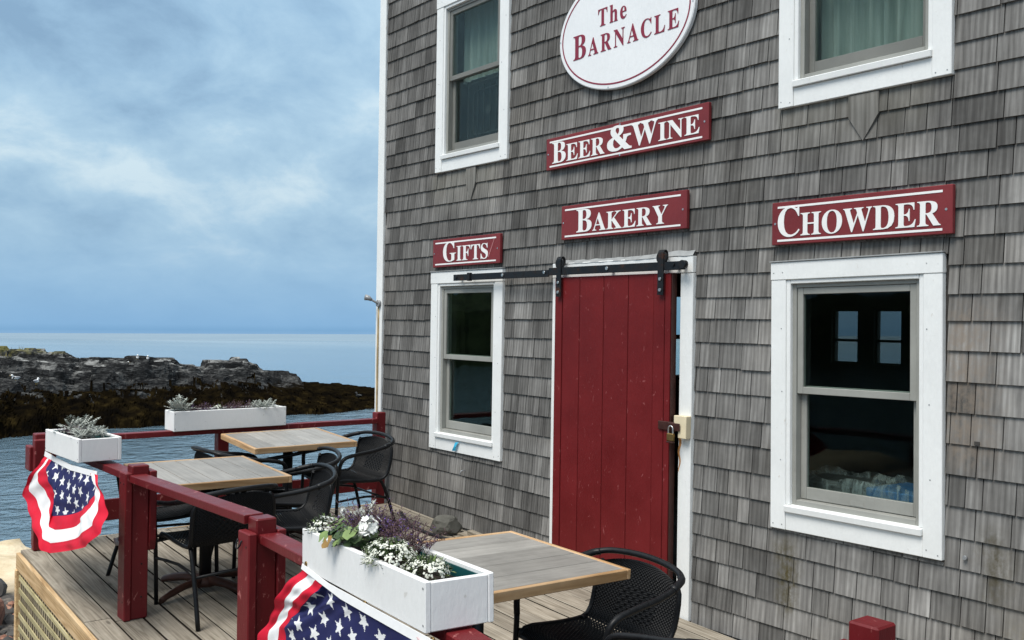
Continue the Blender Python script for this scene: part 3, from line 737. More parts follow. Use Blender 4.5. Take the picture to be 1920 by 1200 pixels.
# dark box fan sitting in the upper left window
def build_fan():
    cx, z0 = WINS[2][0], WINS[2][1]
    f = thing('window_fan', 'black box fan standing in the upper left window', 'fan', (cx + .03, .115, z0 + .17))
    def rr(w, h, r, n=6):
        return [(sx * (w - r) + r * math.cos(a), 0, sz * (h - r) + r * math.sin(a)) for sx, sz, a0 in ((1, 1, 0), (-1, 1, 90), (-1, -1, 180), (1, -1, 270)) for a in (math.radians(a0 + 90 * k / n) for k in range(n + 1))]
    m = MB(); o1 = rr(.28, .27, .07); n = len(o1)
    m.add([(x, y + q, z + .28) for q in (0, .12) for x, y, z in o1], [tuple(range(n)), tuple(range(2 * n - 1, n - 1, -1))] + [((i + 1) % n, i, i + n, (i + 1) % n + n) for i in range(n)])
    m.build('housing', M['dark_fabric'], f)
    for k, s in enumerate((1.0, .72)):
        m = MB(); m.tube([(x * s, -.006, z * s + .28) for x, y, z in rr(.25, .24, .06)], .006, 6, 1, closed=True); m.build('grille_rim', M['fan_wire'], f)
    for x in (-.12, -.04, .04, .12):
        m = MB(); m.tube([(x, -.007, .07), (x, -.007, .49)], .005, 6, 1); m.build('grille_bar', M['fan_wire'], f)
    m = MB(); m.tube([(.03, -.012, .28), (.03, -.018, .28)], .035, 12, 1); m.build('hub', M['fan_wire'], f)
build_fan()

# waste bins behind the big window
def bin_(name, label, x, y, w, d, zt, body, film, tilt):
    t = thing(name, label, 'waste bin', (x, y, -.06), tilt, 'lined waste bins inside the big window')
    m = MB(); m.add([(sx * w * k, sy * d * k, z) for z, k in ((0, .42), (zt, .5)) for sx, sy in ((-1, -1), (1, -1), (1, 1), (-1, 1))], [(0, 3, 2, 1), (0, 1, 5, 4), (1, 2, 6, 5), (2, 3, 7, 6), (3, 0, 4, 7), (4, 5, 6, 7)])
    m.build('bin_body', body, t, bevel=.006)
    m = MB(); n = 48; rows = []
    rs = random.Random(int(x * 100))
    for j, (z, k) in enumerate(((zt - .24, .53), (zt - .12, .535), (zt + .005, .53), (zt + .03, .50), (zt - .01, .44), (zt - .12, .40))):
        for i in range(n):
            a = 2 * math.pi * i / n; cs, sn = math.cos(a), math.sin(a); q = max(abs(cs), abs(sn)); e = 1 / q * .9 + .1
            rip = 1 + .022 * math.sin(i * 1.9 + j * .4) + rs.uniform(-.008, .008)
            m.v.append((cs * e * w * k * rip, sn * e * d * k * rip, z + (rs.uniform(-.003, .004) + .012 * math.sin(i * .8 + x * 9) if 0 < j < 4 else rs.uniform(-.02, .01)))); m.tone.append(.5)
    for j in range(5):
        for i in range(n): m.f.append((j * n + i, j * n + (i + 1) % n, (j + 1) * n + (i + 1) % n, (j + 1) * n + i)); m.mi.append(0); m.smooth.append(True)
    m.build('bin_liner', film, t)
bin_('waste_bin', 'grey bin with a cloudy clear liner inside the big window', .74, .42, .46, .36, .93, M['bin_grey'], M['bag_clear'], .05)
bin_('waste_bin', 'blue bin with its liner folded over inside the big window', 1.23, .33, .38, .34, .955, M['bag_blue'], M['bag_clear'], -.08)

# ------------------------------------------------------------------ door trim, sliding door, track
zb = dz(0) - .02
rbox('door_casing', (.097, .036, 2.03), (DOOR_TRIM[1] - .0485, -.018, 1.015 - .012), M['white'], shop)
rbox('door_casing', (.097, .036, 2.03), (DOOR_TRIM[0] + .0485, -.018, 1.015 + .03), M['white'], shop)
rbox('door_casing', (DOOR_TRIM[1] - DOOR_TRIM[0], .039, .098), ((DOOR_TRIM[0] + DOOR_TRIM[1]) / 2, -.0195, 2.069), M['white'], shop)
for s, x in ((1, -1.118), (-1, -.068)): rbox('door_jamb', (.02, .14, 2.03), (x, .072, 1.015), M['white'], shop)
# crinkled flashing over the door head
m = MB(); n = 60; vs = []
for k in range(n + 1):
    x = -1.20 + 1.23 * k / n; lift = .018 * math.exp(-((x + .1) / .22) ** 2) + .006 * noise.noise(Vector((x * 14, 0, 0)))
    vs.append((x, -.042 - .006 * noise.noise(Vector((x * 11, 4, 0))), 2.112 + .5 * lift)); vs.append((x, -.021, 2.134 + lift))
vs2 = [(x, y + .003, z + .002) for x, y, z in vs]
m.add(vs + vs2, [(2 * k, 2 * k + 2, 2 * k + 3, 2 * k + 1) for k in range(n)] + [(2 * n + 2 + 2 * k, 2 * n + 2 + 2 * k + 1, 2 * n + 2 + 2 * k + 3, 2 * n + 2 + 2 * k + 2) for k in range(n)])
m.build('door_flashing', M['flashing'], shop)

door = bpy.data.objects.new('door', None); COL.objects.link(door); door.parent = shop; door.location = (0, 0, 0)
door['label'] = 'red plank sliding door hung on a black track'
DX = [-1.158, -1.083, -.912, -.683, -.461, -.243, -.150, -.101]
for k, (a, b) in enumerate(zip(DX, DX[1:])):
    edge = k in (0, len(DX) - 3, len(DX) - 2); g = .0022
    rbox('plank', (b - a - 2 * g, .036 if not edge else .040, 1.985), ((a + b) / 2, -.058 if not edge else -.060, .035 + .9925), M['door_red'], door, bevel=.0025)
rbox('edge_strip', (.006, .045, 1.985), (-.0965, -.056, .035 + .9925), M['brown_hasp'], door)
m = MB(); m.box((-1.15, -.041, .06), (-.105, -.038, 1.99)); m.build('backing_sheet', M['door_red'], door)
# track in two lengths, bolts, stops
m = MB(); m.box((-2.352, -.098, 2.026), (-1.21, -.088, 2.074)); m.build('track_rail', M['track'], shop, bevel=.002)
m = MB(); m.box((-1.208, -.098, 2.035), (.018, -.088, 2.086)); m.build('track_rail', M['track'], shop, bevel=.002)
for x, z, mt in ((-2.31, 2.05, 'track'), (-1.72, 2.053, 'steel'), (-1.25, 2.058, 'steel'), (-.63, 2.064, 'steel'), (-.07, 2.066, 'track'), (-.02, 2.067, 'track')):
    disc('bolt', x, -.098, z, .011, .008, M[mt], shop); disc('spacer', x, -.040, z, .013, .048, M['track'], shop)
rbox('track_stop', (.035, .03, .062), (-2.14, -.095, 2.052), M['track'], shop, bevel=.004)
disc('track_stop', .012, -.085, 2.066, .024, .03, M['track'], shop, 16)
def hanger(x):
    m = MB(); w = .023; prof = [(-.085, 1.89), (-.085, 1.90)]
    pts = [(-.104, 1.89), (-.104, 2.13)] + [(-.104 + .022 - .022 * math.cos(a), 2.13 + .03 * math.sin(a)) for a in (math.radians(k * 22.5) for k in range(1, 9))] + [(-.060, 2.10)]
    th = .007
    vs = []
    for i, (y, z) in enumerate(pts):
        a = pts[max(i - 1, 0)]; b = pts[min(i + 1, len(pts) - 1)]; dy, dzz = b[0] - a[0], b[1] - a[1]; L = math.hypot(dy, dzz); ny, nz = dzz / L, -dy / L
        vs += [(x - w, y, z), (x + w, y, z), (x + w, y + ny * th, z + nz * th), (x - w, y + ny * th, z + nz * th)]
    fs = [(4 * i + k, 4 * i + (k + 1) % 4, 4 * i + 4 + (k + 1) % 4, 4 * i + 4 + k) for i in range(len(pts) - 1) for k in range(4)] + [(3, 2, 1, 0), tuple(len(vs) - 4 + k for k in range(4))]
    m.add(vs, fs); h = m.build('hanger', M['track'], door)
    disc('wheel', x, -.082, 2.112, .040, .016, M['track'], door, 20)
    for z in (1.92, 1.985): disc('bolt', x, -.104, z, .010, .007, M['steel'], door)
hanger(-1.097); hanger(-.166)
# hasp, block and lock
rbox('lock_block', (.062, .045, .132), (.001, -.0585, 1.118), M['cream'], shop, (0, .02, 0))
rbox('lock_block', (.05, .03, .05), (-.052, -.052, 1.156), M['cream'], shop)
hp = rbox('hasp', (.125, .012, .05), (-.118, -.086, 1.118), M['brown_hasp'], door)
rbox('hasp_leaf', (.085, .006, .046), (-.05, -.094, 1.116), M['brown_hasp'], door, (0, 0, .12))
def padlock():
    t = thing('padlock', 'brass padlock hanging from the hasp of the red door', 'padlock', (-.058, -.112, 1.075))
    rbox('lock_body', (.050, .022, .046), (0, 0, -.018), M['brass'], t, bevel=.005)
    rbox('lock_plate', (.050, .0235, .008), (0, 0, -.046), M['brown_hasp'], t, bevel=.002)
    m = MB(); m.tube([(-.017, 0, 0), (-.017, 0, .03), (-.012, 0, .043), (0, 0, .048), (.012, 0, .043), (.017, 0, .03), (.017, 0, 0)], .0045, 8, 4); m.build('shackle', M['steel'], t)
padlock()
# rust run below the block and blue tape on the sill are thin layers on the paint
m = MB(); n = 14; vs = []
for k in range(n + 1):
    z = 1.05 - .20 * k / n; w = .009 * (1 - k / n) ** .6 + .001; c = -.056 + .006 * math.sin(k * .8)
    vs += [(c - w, -.0365, z), (c + w, -.0365, z), (c + w, -.0359, z), (c - w, -.0359, z)]
m.add(vs, [(4 * k + j, 4 * k + (j + 1) % 4, 4 * k + 4 + (j + 1) % 4, 4 * k + 4 + j) for k in range(n) for j in range(4)]); m.build('rust_run', M['rust_stain'], shop)
m = MB(); vs = []
for k, (x, z, w, y) in enumerate(((-2.352, .772, .026, -.041), (-2.362, .752, .018, -.047), (-2.368, .735, .017, -.050), (-2.382, .718, .022, -.046), (-2.392, .702, .026, -.041))):
    vs += [(x - w, y - .001, z), (x + w, y - .003, z + .008), (x + w, y - .0005, z + .008), (x - w, y + .0015, z)]
m.add(vs, [(4 * k + j, 4 * k + (j + 1) % 4, 4 * k + 4 + (j + 1) % 4, 4 * k + 4 + j) for k in range(4) for j in range(4)] + [(3, 2, 1, 0), (16, 17, 18, 19)])
tag(m.build('masking_tape', M['tape']), 'scrap of bright blue tape stuck below the lower left window', 'tape')
# small things on the wall
t = thing('wall_light', 'small grey spotlight fixed to the white corner board', 'light', (-3.595, -.03, 1.86))
m = MB(); m.tube([(-.012, .0, -.02), (-.012, -.006, -.5), (-.014, -.004, -1.1), (-.012, -.006, -1.7)], .0085, 8, 3); m.build('conduit', M['conduit'], t)
disc('mount', 0, .0, 0, .03, .02, M['fixture'], t)
m = MB(); m.tube([(0, -.015, 0), (-.01, -.05, .02), (-.03, -.08, .04)], .010, 8, 3); m.build('arm', M['fixture'], t)
m = MB(); m.tube([(-.015, -.070, .03), (-.035, -.088, .046), (-.058, -.108, .052)], [.013, .022, .027], 12, 1); m.build('lamp_head', M['fixture'], t)
t = thing('pipe_stub', 'short white pipe stub poking from the shingles below the lower left window', 'pipe', (-2.275, -.015, .565))
m = MB(); m.tube([(0, 0, 0), (0, -.03, .002), (-.006, -.04, -.015), (-.012, -.042, -.035)], .004, 8, 3); m.build('pipe', M['fixture'], t)
o = disc('lag_screw', 1.655, -.018, .686, .010, .014, M['fixture'], None); tag(o, 'lone screw head in the shingles right of the big window', 'screw')
rbox('painted_hole', (.024, .003, .016), (1.70, -.0195, 1.205), M['backing'], wall, bevel=0)  # thin dark chip laid on a shingle, painting the shade of a hole
rbox('maker_label', (.075, .002, .022), (1.07, .033, .645 + .185), M['vinyl'], shop, bevel=0)

# ------------------------------------------------------------------ signs
GLYPH = {
    'A': [[-13,0,-13,27,1,28,14,32,25,37,35,45,45,56,54,71,64,89,73,111,307,694,334,693,572,129,612,51,621,41,632,33,645,29,660,27,660,0,341,0,341,27,376,30,402,37,417,50,422,68,406,121,376,197,154,197,117,105,113,88,111,72,116,52,129,38,152,30,184,27,190,27,190,0],[169,239,360,239,263,475]],
    'B': [[24,0,24,26,47,28,67,33,82,39,93,48,101,60,107,76,110,97,111,122,111,549,103,614,98,624,92,633,85,639,76,645,23,653,23,678,328,678,443,668,525,639,574,590,590,522,580,466,549,422,498,389,427,368,513,343,574,307,611,257,623,196,619,152,605,113,583,80,553,52,514,29,468,13,414,3,354,0],[271,375,280,375,317,377,348,383,373,392,392,406,406,424,416,448,422,478,424,514,423,546,418,573,411,596,401,614,387,628,370,638,348,644,322,646,307,645,294,643,285,638,280,633,276,624,273,613,272,599,271,582],[330,36,360,38,385,45,406,57,422,73,433,94,441,121,446,153,448,191,446,230,439,262,428,288,413,309,392,324,365,335,333,342,294,344,271,344,271,97,272,81,274,68,278,58,284,50,291,44,301,39,314,37]],
    'C': [[382,-16,333,-13,288,-5,245,10,205,30,168,54,135,84,107,117,83,156,64,197,50,242,42,289,39,340,42,390,50,437,64,481,84,523,108,560,137,594,169,623,207,648,247,667,291,682,337,690,386,693,422,691,460,683,502,672,547,655,577,648,594,651,607,659,617,673,624,693,650,693,650,459,625,459,606,503,584,542,559,577,531,606,499,630,466,647,432,657,395,660,316,640,259,579,225,478,214,337,227,205,264,111,326,54,414,35,444,37,474,43,503,53,533,67,562,84,589,105,614,130,638,158,666,132,610,67,544,21,468,-7]],
    'D': [[30,0,30,26,52,28,69,32,83,37,94,44,101,54,106,69,109,88,110,111,110,557,109,584,105,606,99,623,91,635,79,643,64,648,45,652,22,653,22,678,330,678,415,673,488,656,551,628,604,590,644,541,674,483,691,416,697,339,675,191,608,85,496,21,340,0],[331,36,377,41,416,55,449,78,476,112,496,154,510,207,519,269,522,341,510,474,475,569,415,626,332,645,315,644,301,641,290,637,282,631,277,621,274,609,272,593,271,573,271,107,272,88,274,72,277,59,282,51,290,44,300,40,314,37]],
    'E': [[21,0,21,25,45,26,66,30,81,36,93,44,101,56,107,72,111,92,112,116,112,549,111,579,107,603,101,621,93,634,81,642,66,648,47,652,24,653,24,678,594,678,594,476,571,476,562,519,549,555,530,583,507,605,477,621,440,632,396,639,345,641,298,638,290,635,285,632,280,627,277,621,272,578,272,366,288,366,319,368,346,375,368,385,386,401,400,421,412,446,422,477,429,514,453,514,453,176,428,176,425,204,420,230,414,251,407,270,397,286,386,299,373,309,359,318,342,323,322,328,300,330,276,331,272,331,272,100,273,83,275,69,280,59,286,52,295,47,307,44,323,42,343,41,378,42,410,45,440,50,467,58,491,67,513,79,534,94,552,112,569,132,585,156,599,183,612,213,640,213,599,0]],
    'F': [[23,0,23,26,47,29,66,34,82,41,93,50,101,62,107,79,110,100,111,125,111,558,110,583,106,603,100,619,92,630,80,638,64,645,45,650,21,653,21,678,586,678,586,476,562,476,556,505,549,532,540,554,529,574,516,591,501,605,482,617,462,626,437,633,409,638,378,641,342,642,298,640,277,627,271,593,271,368,283,368,314,370,340,377,363,387,381,403,396,423,408,448,417,479,423,516,450,516,450,176,424,176,418,217,409,251,397,278,382,299,364,314,341,324,313,331,281,333,271,333,271,120,280,64,285,54,292,46,301,40,312,35,382,26,382,0]],
    'G': [[399,-15,347,-12,298,-4,252,10,211,29,173,53,139,82,110,115,86,153,66,195,52,240,44,289,41,341,44,391,52,439,66,483,86,524,110,561,138,595,171,623,208,648,248,668,290,682,335,690,383,693,423,691,464,684,506,672,550,656,577,649,585,650,592,652,599,655,604,660,624,693,651,693,651,458,625,458,614,488,600,515,586,540,569,564,551,585,532,604,511,621,490,635,468,646,445,654,422,658,398,660,319,640,262,580,228,479,217,339,220,265,230,201,246,146,268,101,296,65,329,39,367,24,410,19,436,20,458,24,476,31,489,41,498,53,505,68,509,85,510,106,510,190,509,212,505,229,499,243,490,254,478,261,460,266,438,270,410,271,410,295,745,295,745,271,723,270,704,266,690,261,680,254,673,244,668,230,665,213,664,191,664,43,598,18,532,-1,466,-11]],
    'H': [[23,0,23,26,47,28,66,32,82,39,93,47,101,59,107,75,110,95,111,120,111,564,110,586,106,605,101,620,93,631,81,640,66,646,47,651,24,653,24,678,360,678,360,653,304,643,295,639,288,633,282,626,278,618,271,564,271,373,509,373,509,564,502,618,498,626,493,633,486,639,477,643,420,653,420,678,755,678,755,653,731,650,712,646,697,639,686,632,679,621,673,606,670,587,669,564,669,120,670,97,673,77,679,61,687,49,697,40,712,33,732,28,755,26,755,0,420,0,420,26,444,28,463,32,479,38,490,46,498,57,504,73,508,94,509,120,509,329,271,329,271,120,272,95,275,75,281,59,289,47,300,39,316,32,336,28,360,26,360,0]],
    'I': [[20,0,20,26,43,29,63,34,79,40,91,48,100,58,107,73,111,90,112,112,112,576,111,597,107,614,102,627,94,637,83,643,67,648,46,651,20,653,20,678,364,678,364,653,340,651,319,648,303,643,292,637,283,627,277,614,273,597,272,576,272,115,279,66,283,58,289,50,297,44,307,39,366,26,366,0]],
    'K': [[24,0,24,26,48,28,68,32,83,39,94,47,102,59,108,75,111,95,112,120,112,564,111,586,107,605,102,620,94,632,82,640,67,647,48,651,25,653,25,678,361,678,361,653,305,643,296,639,289,633,283,626,279,618,272,564,272,348,478,556,496,576,509,593,516,609,519,623,514,636,498,646,471,651,433,653,433,678,723,678,723,653,710,653,665,646,618,624,567,588,513,537,403,424,690,69,725,37,773,26,773,0,418,0,418,26,456,27,479,31,487,35,493,40,496,45,497,51,495,60,491,70,482,83,471,98,297,318,272,295,272,120,273,95,277,75,282,59,290,47,301,39,317,32,337,28,361,26,361,0]],
    'L': [[23,0,23,26,47,28,66,32,82,39,93,47,101,59,107,75,110,95,111,120,111,564,110,587,106,606,101,621,93,633,81,641,66,647,47,651,24,653,24,678,372,678,372,653,310,646,300,642,291,636,285,629,280,620,271,564,271,123,276,70,279,62,284,55,290,50,298,47,348,41,383,42,414,45,443,51,469,59,492,69,513,83,533,99,551,119,567,141,582,167,596,197,609,230,636,230,598,0]],
    'N': [[600,-16,159,521,159,117,160,93,163,73,169,57,177,46,188,38,203,32,223,28,248,26,248,0,27,0,27,26,81,35,89,39,96,45,102,53,106,62,113,117,113,578,54,645,27,653,27,678,233,678,582,251,582,562,575,617,571,625,565,632,558,638,549,643,493,653,493,678,714,678,714,653,690,651,671,647,656,641,645,633,638,621,632,605,629,585,628,561,628,-16]],
    'O': [[388,-16,352,-14,317,-9,283,-1,251,11,220,26,192,43,165,63,141,86,118,111,98,138,81,168,67,199,56,232,48,267,43,302,41,339,43,376,48,411,56,446,67,479,81,510,98,539,118,566,141,592,166,614,193,635,222,652,254,667,287,679,321,687,357,692,395,694,431,692,466,687,500,679,532,668,563,653,591,636,618,616,642,594,664,569,684,542,701,512,716,481,727,448,735,413,740,377,742,339,740,302,735,266,727,232,716,199,701,168,684,138,664,111,641,86,616,63,589,43,560,26,529,11,496,-1,461,-9,425,-14],[394,18,469,38,522,98,554,199,565,339,562,413,553,478,538,533,518,579,492,614,461,640,426,655,387,660,312,640,259,580,227,479,216,339,219,265,228,201,243,146,264,100,290,64,321,39,355,23]],
    'R': [[23,0,23,26,47,28,66,32,82,39,93,47,101,59,107,75,110,95,111,120,111,564,110,586,106,605,101,620,93,631,81,640,66,646,47,651,24,653,24,678,323,678,393,675,454,667,505,653,547,634,579,609,603,578,616,541,621,498,612,441,583,395,535,359,469,333,643,75,674,38,681,33,690,29,700,27,712,26,715,26,715,0,504,0,300,316,271,316,271,120,272,95,275,75,281,59,289,47,300,39,316,32,336,28,360,26,360,0],[271,348,303,348,339,350,370,357,396,369,417,385,432,405,443,432,450,463,452,500,445,562,423,607,386,633,334,642,316,641,301,639,290,635,282,629,277,621,274,609,272,593,271,574]],
    'S': [[64,-16,64,235,93,235,107,184,123,140,143,104,166,74,192,51,222,35,256,25,293,22,320,24,344,30,365,40,383,54,397,70,407,89,413,110,415,133,410,164,395,192,370,217,335,238,242,284,201,306,167,329,138,352,115,376,97,402,84,430,77,461,74,494,76,523,80,551,89,576,100,600,114,621,131,639,150,655,172,669,195,680,220,688,247,692,275,694,342,687,420,667,434,664,446,662,458,664,467,670,473,680,477,694,505,694,505,475,480,475,472,502,462,528,451,551,437,573,422,593,406,610,388,626,370,639,350,649,330,656,310,661,289,662,265,660,243,655,224,647,208,635,195,621,185,604,180,586,178,566,180,547,185,530,193,515,204,501,219,488,236,476,257,463,281,451,377,406,406,392,431,377,454,362,473,347,488,331,502,315,513,298,521,280,527,261,531,242,534,220,535,198,533,167,527,138,518,111,505,86,488,63,468,43,444,26,418,12,389,0,357,-8,323,-13,286,-15,236,-12,187,1,147,14,126,18,103,11,91,-16]],
    'T': [[137,0,137,26,162,27,183,31,199,37,212,46,220,58,227,75,231,95,232,120,232,645,222,645,185,642,151,634,122,620,97,601,76,576,60,546,49,512,43,473,16,473,16,678,611,678,611,472,586,472,568,548,531,602,475,634,400,645,392,645,392,120,393,94,397,73,403,57,412,45,424,37,440,31,462,27,488,26,488,0]],
    'W': [[254,-16,48,585,23,636,15,643,4,648,-8,652,-23,653,-23,678,269,678,269,653,223,643,217,638,213,631,210,622,209,611,220,555,332,228,448,525,426,594,420,610,414,623,406,633,398,640,388,644,375,648,360,651,341,653,341,678,654,678,654,653,624,651,602,643,589,631,585,613,594,575,706,247,805,550,817,605,816,617,813,627,808,635,801,641,792,646,780,649,766,651,749,653,749,678,929,678,929,653,915,650,904,644,893,637,885,627,856,565,664,-16,637,-16,470,460,283,-16]],
    'Y': [[151,0,151,26,175,28,195,32,210,39,221,47,229,59,235,75,238,95,239,120,239,266,69,576,56,599,44,617,32,630,21,639,1,648,-20,652,-20,678,308,678,308,652,291,652,248,644,241,639,236,633,233,627,232,620,244,583,370,336,496,545,506,563,513,580,518,594,519,607,514,627,500,641,477,649,444,652,439,652,439,678,654,678,654,652,641,650,630,646,619,640,609,632,570,583,399,303,399,120,400,95,404,75,409,59,417,47,428,39,444,32,464,28,488,26,488,0]],
    'h': [[27,0,27,24,40,25,52,28,60,32,67,38,72,46,75,56,77,68,78,83,78,594,77,608,76,621,72,631,68,639,62,645,53,650,42,653,28,655,28,678,220,678,220,397,250,431,284,455,321,469,362,474,419,464,459,434,484,385,492,315,492,83,493,69,495,56,498,46,502,39,508,33,517,28,528,25,541,24,541,0,301,0,301,24,308,24,326,28,340,39,347,57,350,83,350,323,341,384,335,393,327,399,316,403,302,404,279,401,258,391,238,374,220,350,220,83,221,69,222,56,225,46,230,39,235,33,244,28,255,25,268,24,268,0]],
    'e': [[229,-15,201,-13,174,-7,149,2,126,16,105,32,86,52,69,76,55,102,44,131,36,163,31,197,29,234,31,268,36,300,44,330,56,358,71,384,88,406,107,426,130,443,153,457,179,466,206,472,234,474,275,470,311,460,343,442,371,417,393,386,408,349,418,306,421,258,421,247,174,247,182,167,206,109,244,74,297,63,326,67,353,79,378,100,402,128,424,108,384,54,339,16,287,-7],[173,286,300,286,300,320,299,349,297,375,293,396,288,413,280,425,269,435,256,440,240,442,211,433,190,407,177,364,173,303]],
    '&': [[315,-10,256,-7,203,3,158,20,119,43,87,72,65,108,51,151,47,200,49,229,54,254,63,277,76,298,91,315,108,331,126,345,147,358,234,396,215,419,198,441,185,461,176,481,168,500,163,519,160,540,159,561,162,598,172,631,189,659,213,682,242,700,278,714,321,721,369,724,402,723,433,719,459,713,483,705,504,694,521,682,536,668,549,653,558,637,565,619,569,601,570,582,568,554,561,529,550,505,535,485,515,465,491,446,463,428,431,411,557,277,564,323,566,382,566,430,803,430,803,369,782,369,739,367,701,352,693,344,687,334,681,322,676,308,635,201,739,92,749,83,759,76,769,71,781,67,819,61,828,61,828,0,602,0,533,70,516,55,495,40,472,27,445,14,416,4,385,-4,351,-8],[383,462,396,474,408,486,417,499,425,513,430,528,434,544,436,562,437,581,436,598,433,613,428,626,422,637,413,645,403,651,392,655,380,656,354,651,336,637,325,613,321,580,322,565,325,550,331,535,339,521],[359,69,379,70,397,74,415,79,432,87,483,127,282,342,269,329,259,314,251,299,246,282,238,205,240,175,246,148,257,125,271,105,289,89,310,78,333,71]],
}
def glyph_loops(ch): return [[Vector((l[i] / 1000, l[i + 1] / 1000, 0)) for i in range(0, len(l), 2)] for l in GLYPH[ch]]
def letter(ch, x0, x1, z0, h, y, mat, parent, t=.003):
    """one raised painted letter between x0 and x1, cap height h, standing on z0"""
    L = glyph_loops(ch); xs = [p.x for l in L for p in l]; mnx, mxx = min(xs), max(xs)
    sx = (x1 - x0) / (mxx - mnx); sz = h / .678
    tri = geometry.tessellate_polygon(L); flat = [p for l in L for p in l]
    P = [(x0 + (p.x - mnx) * sx, p.y * sz) for p in flat]; n = len(P)
    m = MB(); m.add([(x, y - t, z0 + z) for x, z in P] + [(x, y, z0 + z) for x, z in P], [], 0)
    m.tone += []
    for f in tri:
        a, b, c = f; ar = (P[b][0] - P[a][0]) * (P[c][1] - P[a][1]) - (P[c][0] - P[a][0]) * (P[b][1] - P[a][1])
        m.f.append((a, b, c) if ar > 0 else (a, c, b)); m.mi.append(0); m.smooth.append(False)
    o = 0
    for l in L:
        k = len(l)
        for i in range(k): m.f.append((o + i, o + (i + 1) % k, n + o + (i + 1) % k, n + o + i)); m.mi.append(0); m.smooth.append(False)
        o += k
    return m.build('letter', mat, parent)
ADV = {'A': 722, 'B': 667, 'C': 722, 'D': 722, 'E': 667, 'F': 611, 'G': 778, 'H': 778, 'I': 389, 'K': 778, 'L': 667, 'N': 722, 'O': 778, 'R': 722, 'S': 556, 'T': 667, 'W': 1000, 'Y': 722, 'h': 556, 'e': 444, '&': 890}
def text(s, x0, x1, z0, heights, y, mat, parent, gap=.0, fat=1.0):
    ws = []
    for ch, h in zip(s, heights):
        L = glyph_loops(ch); xs = [p.x for l in L for p in l]; ws.append((max(xs) - min(xs)) * h * fat)
    tot = sum(ws) + gap * (len(s) - 1); k = (x1 - x0 - gap * (len(s) - 1)) / sum(ws); x = x0
    for ch, h, w in zip(s, heights, ws):
        letter(ch, x, x + w * k, z0, h, y, mat, parent); x += w * k + gap
def sign(label, x0, x1, z0, z1, rot, words):
    cx, cz = (x0 + x1) / 2, (z0 + z1) / 2
    s = thing('sign', label, 'sign', (cx, -.020, cz), 0, 'red painted shop signs'); s.rotation_euler = (0, -rot, 0)
    w, h = x1 - x0, z1 - z0
    rbox('sign_board', (w, .026, h), (0, -.013, 0), M['sign_red'], s, bevel=.003)
    for zz, q in ((h / 2 - .028, 1), (-h / 2 + .022, -1)): rbox('rule_line', (w - .085, .002, .011), (-.005, -.0268, zz), M['letter_white'], s, bevel=0)
    for a, b in ((-w / 2 + .022, 0), (w / 2 - .030, 0)): disc('screw', a, -.0262, b, .006, .002, M['steel'], s, 8)
    if w > 1.3:
        for b in (h / 2 - .012, -h / 2 + .010): disc('screw', -.0, -.0262, b, .006, .002, M['steel'], s, 8)
    for st, a, b, z, hs, g in words: text(st, a - cx, b - cx, z - cz, hs, -.0262, M['letter_white'], s, g)
    return s
sign('red sign reading BEER & WINE in white letters', -1.311, .140, 2.770, 2.987, .010,
     [('BEER', -1.245, -.724, 2.810, (.141, .112, .112, .112), .008), ('&', -.700, -.479, 2.811, (.150,), 0), ('WINE', -.478, .074, 2.818, (.135, .110, .110, .110), .008)])
sign('red sign reading BAKERY above the sliding door', -1.141, -.017, 2.277, 2.504, .005,
     [('BAKERY', -.986, -.165, 2.318, (.15, .112, .112, .112, .112, .112), .008)])
sg = sign('small red sign reading GIFTS over the lower left window', -2.724, -1.828, 2.145, 2.364, .004,
     [('GIFTS', -2.573, -1.974, 2.186, (.148, .113, .113, .113, .113), .010)])
m = MB(); m.add([(.30, -.0275, -.06), (.313, -.0275, -.06), (.395, -.0275, .095), (.386, -.0275, .095), (.30, -.0265, -.06), (.313, -.0265, -.06), (.395, -.0265, .095), (.386, -.0265, .095)], [(0, 1, 2, 3), (0, 4, 5, 1), (1, 5, 6, 2), (2, 6, 7, 3), (3, 7, 4, 0)])
m.build('scratch', plain('scraped_sign_paint', (.36, .13, .14), .7), sg)
sign('red sign reading CHOWDER above the big right window', .590, 1.587, 2.148, 2.374, .002,
     [('CHOWDER', .630, 1.532, 2.190, (.152, .116, .116, .116, .116, .116, .116), .006)])
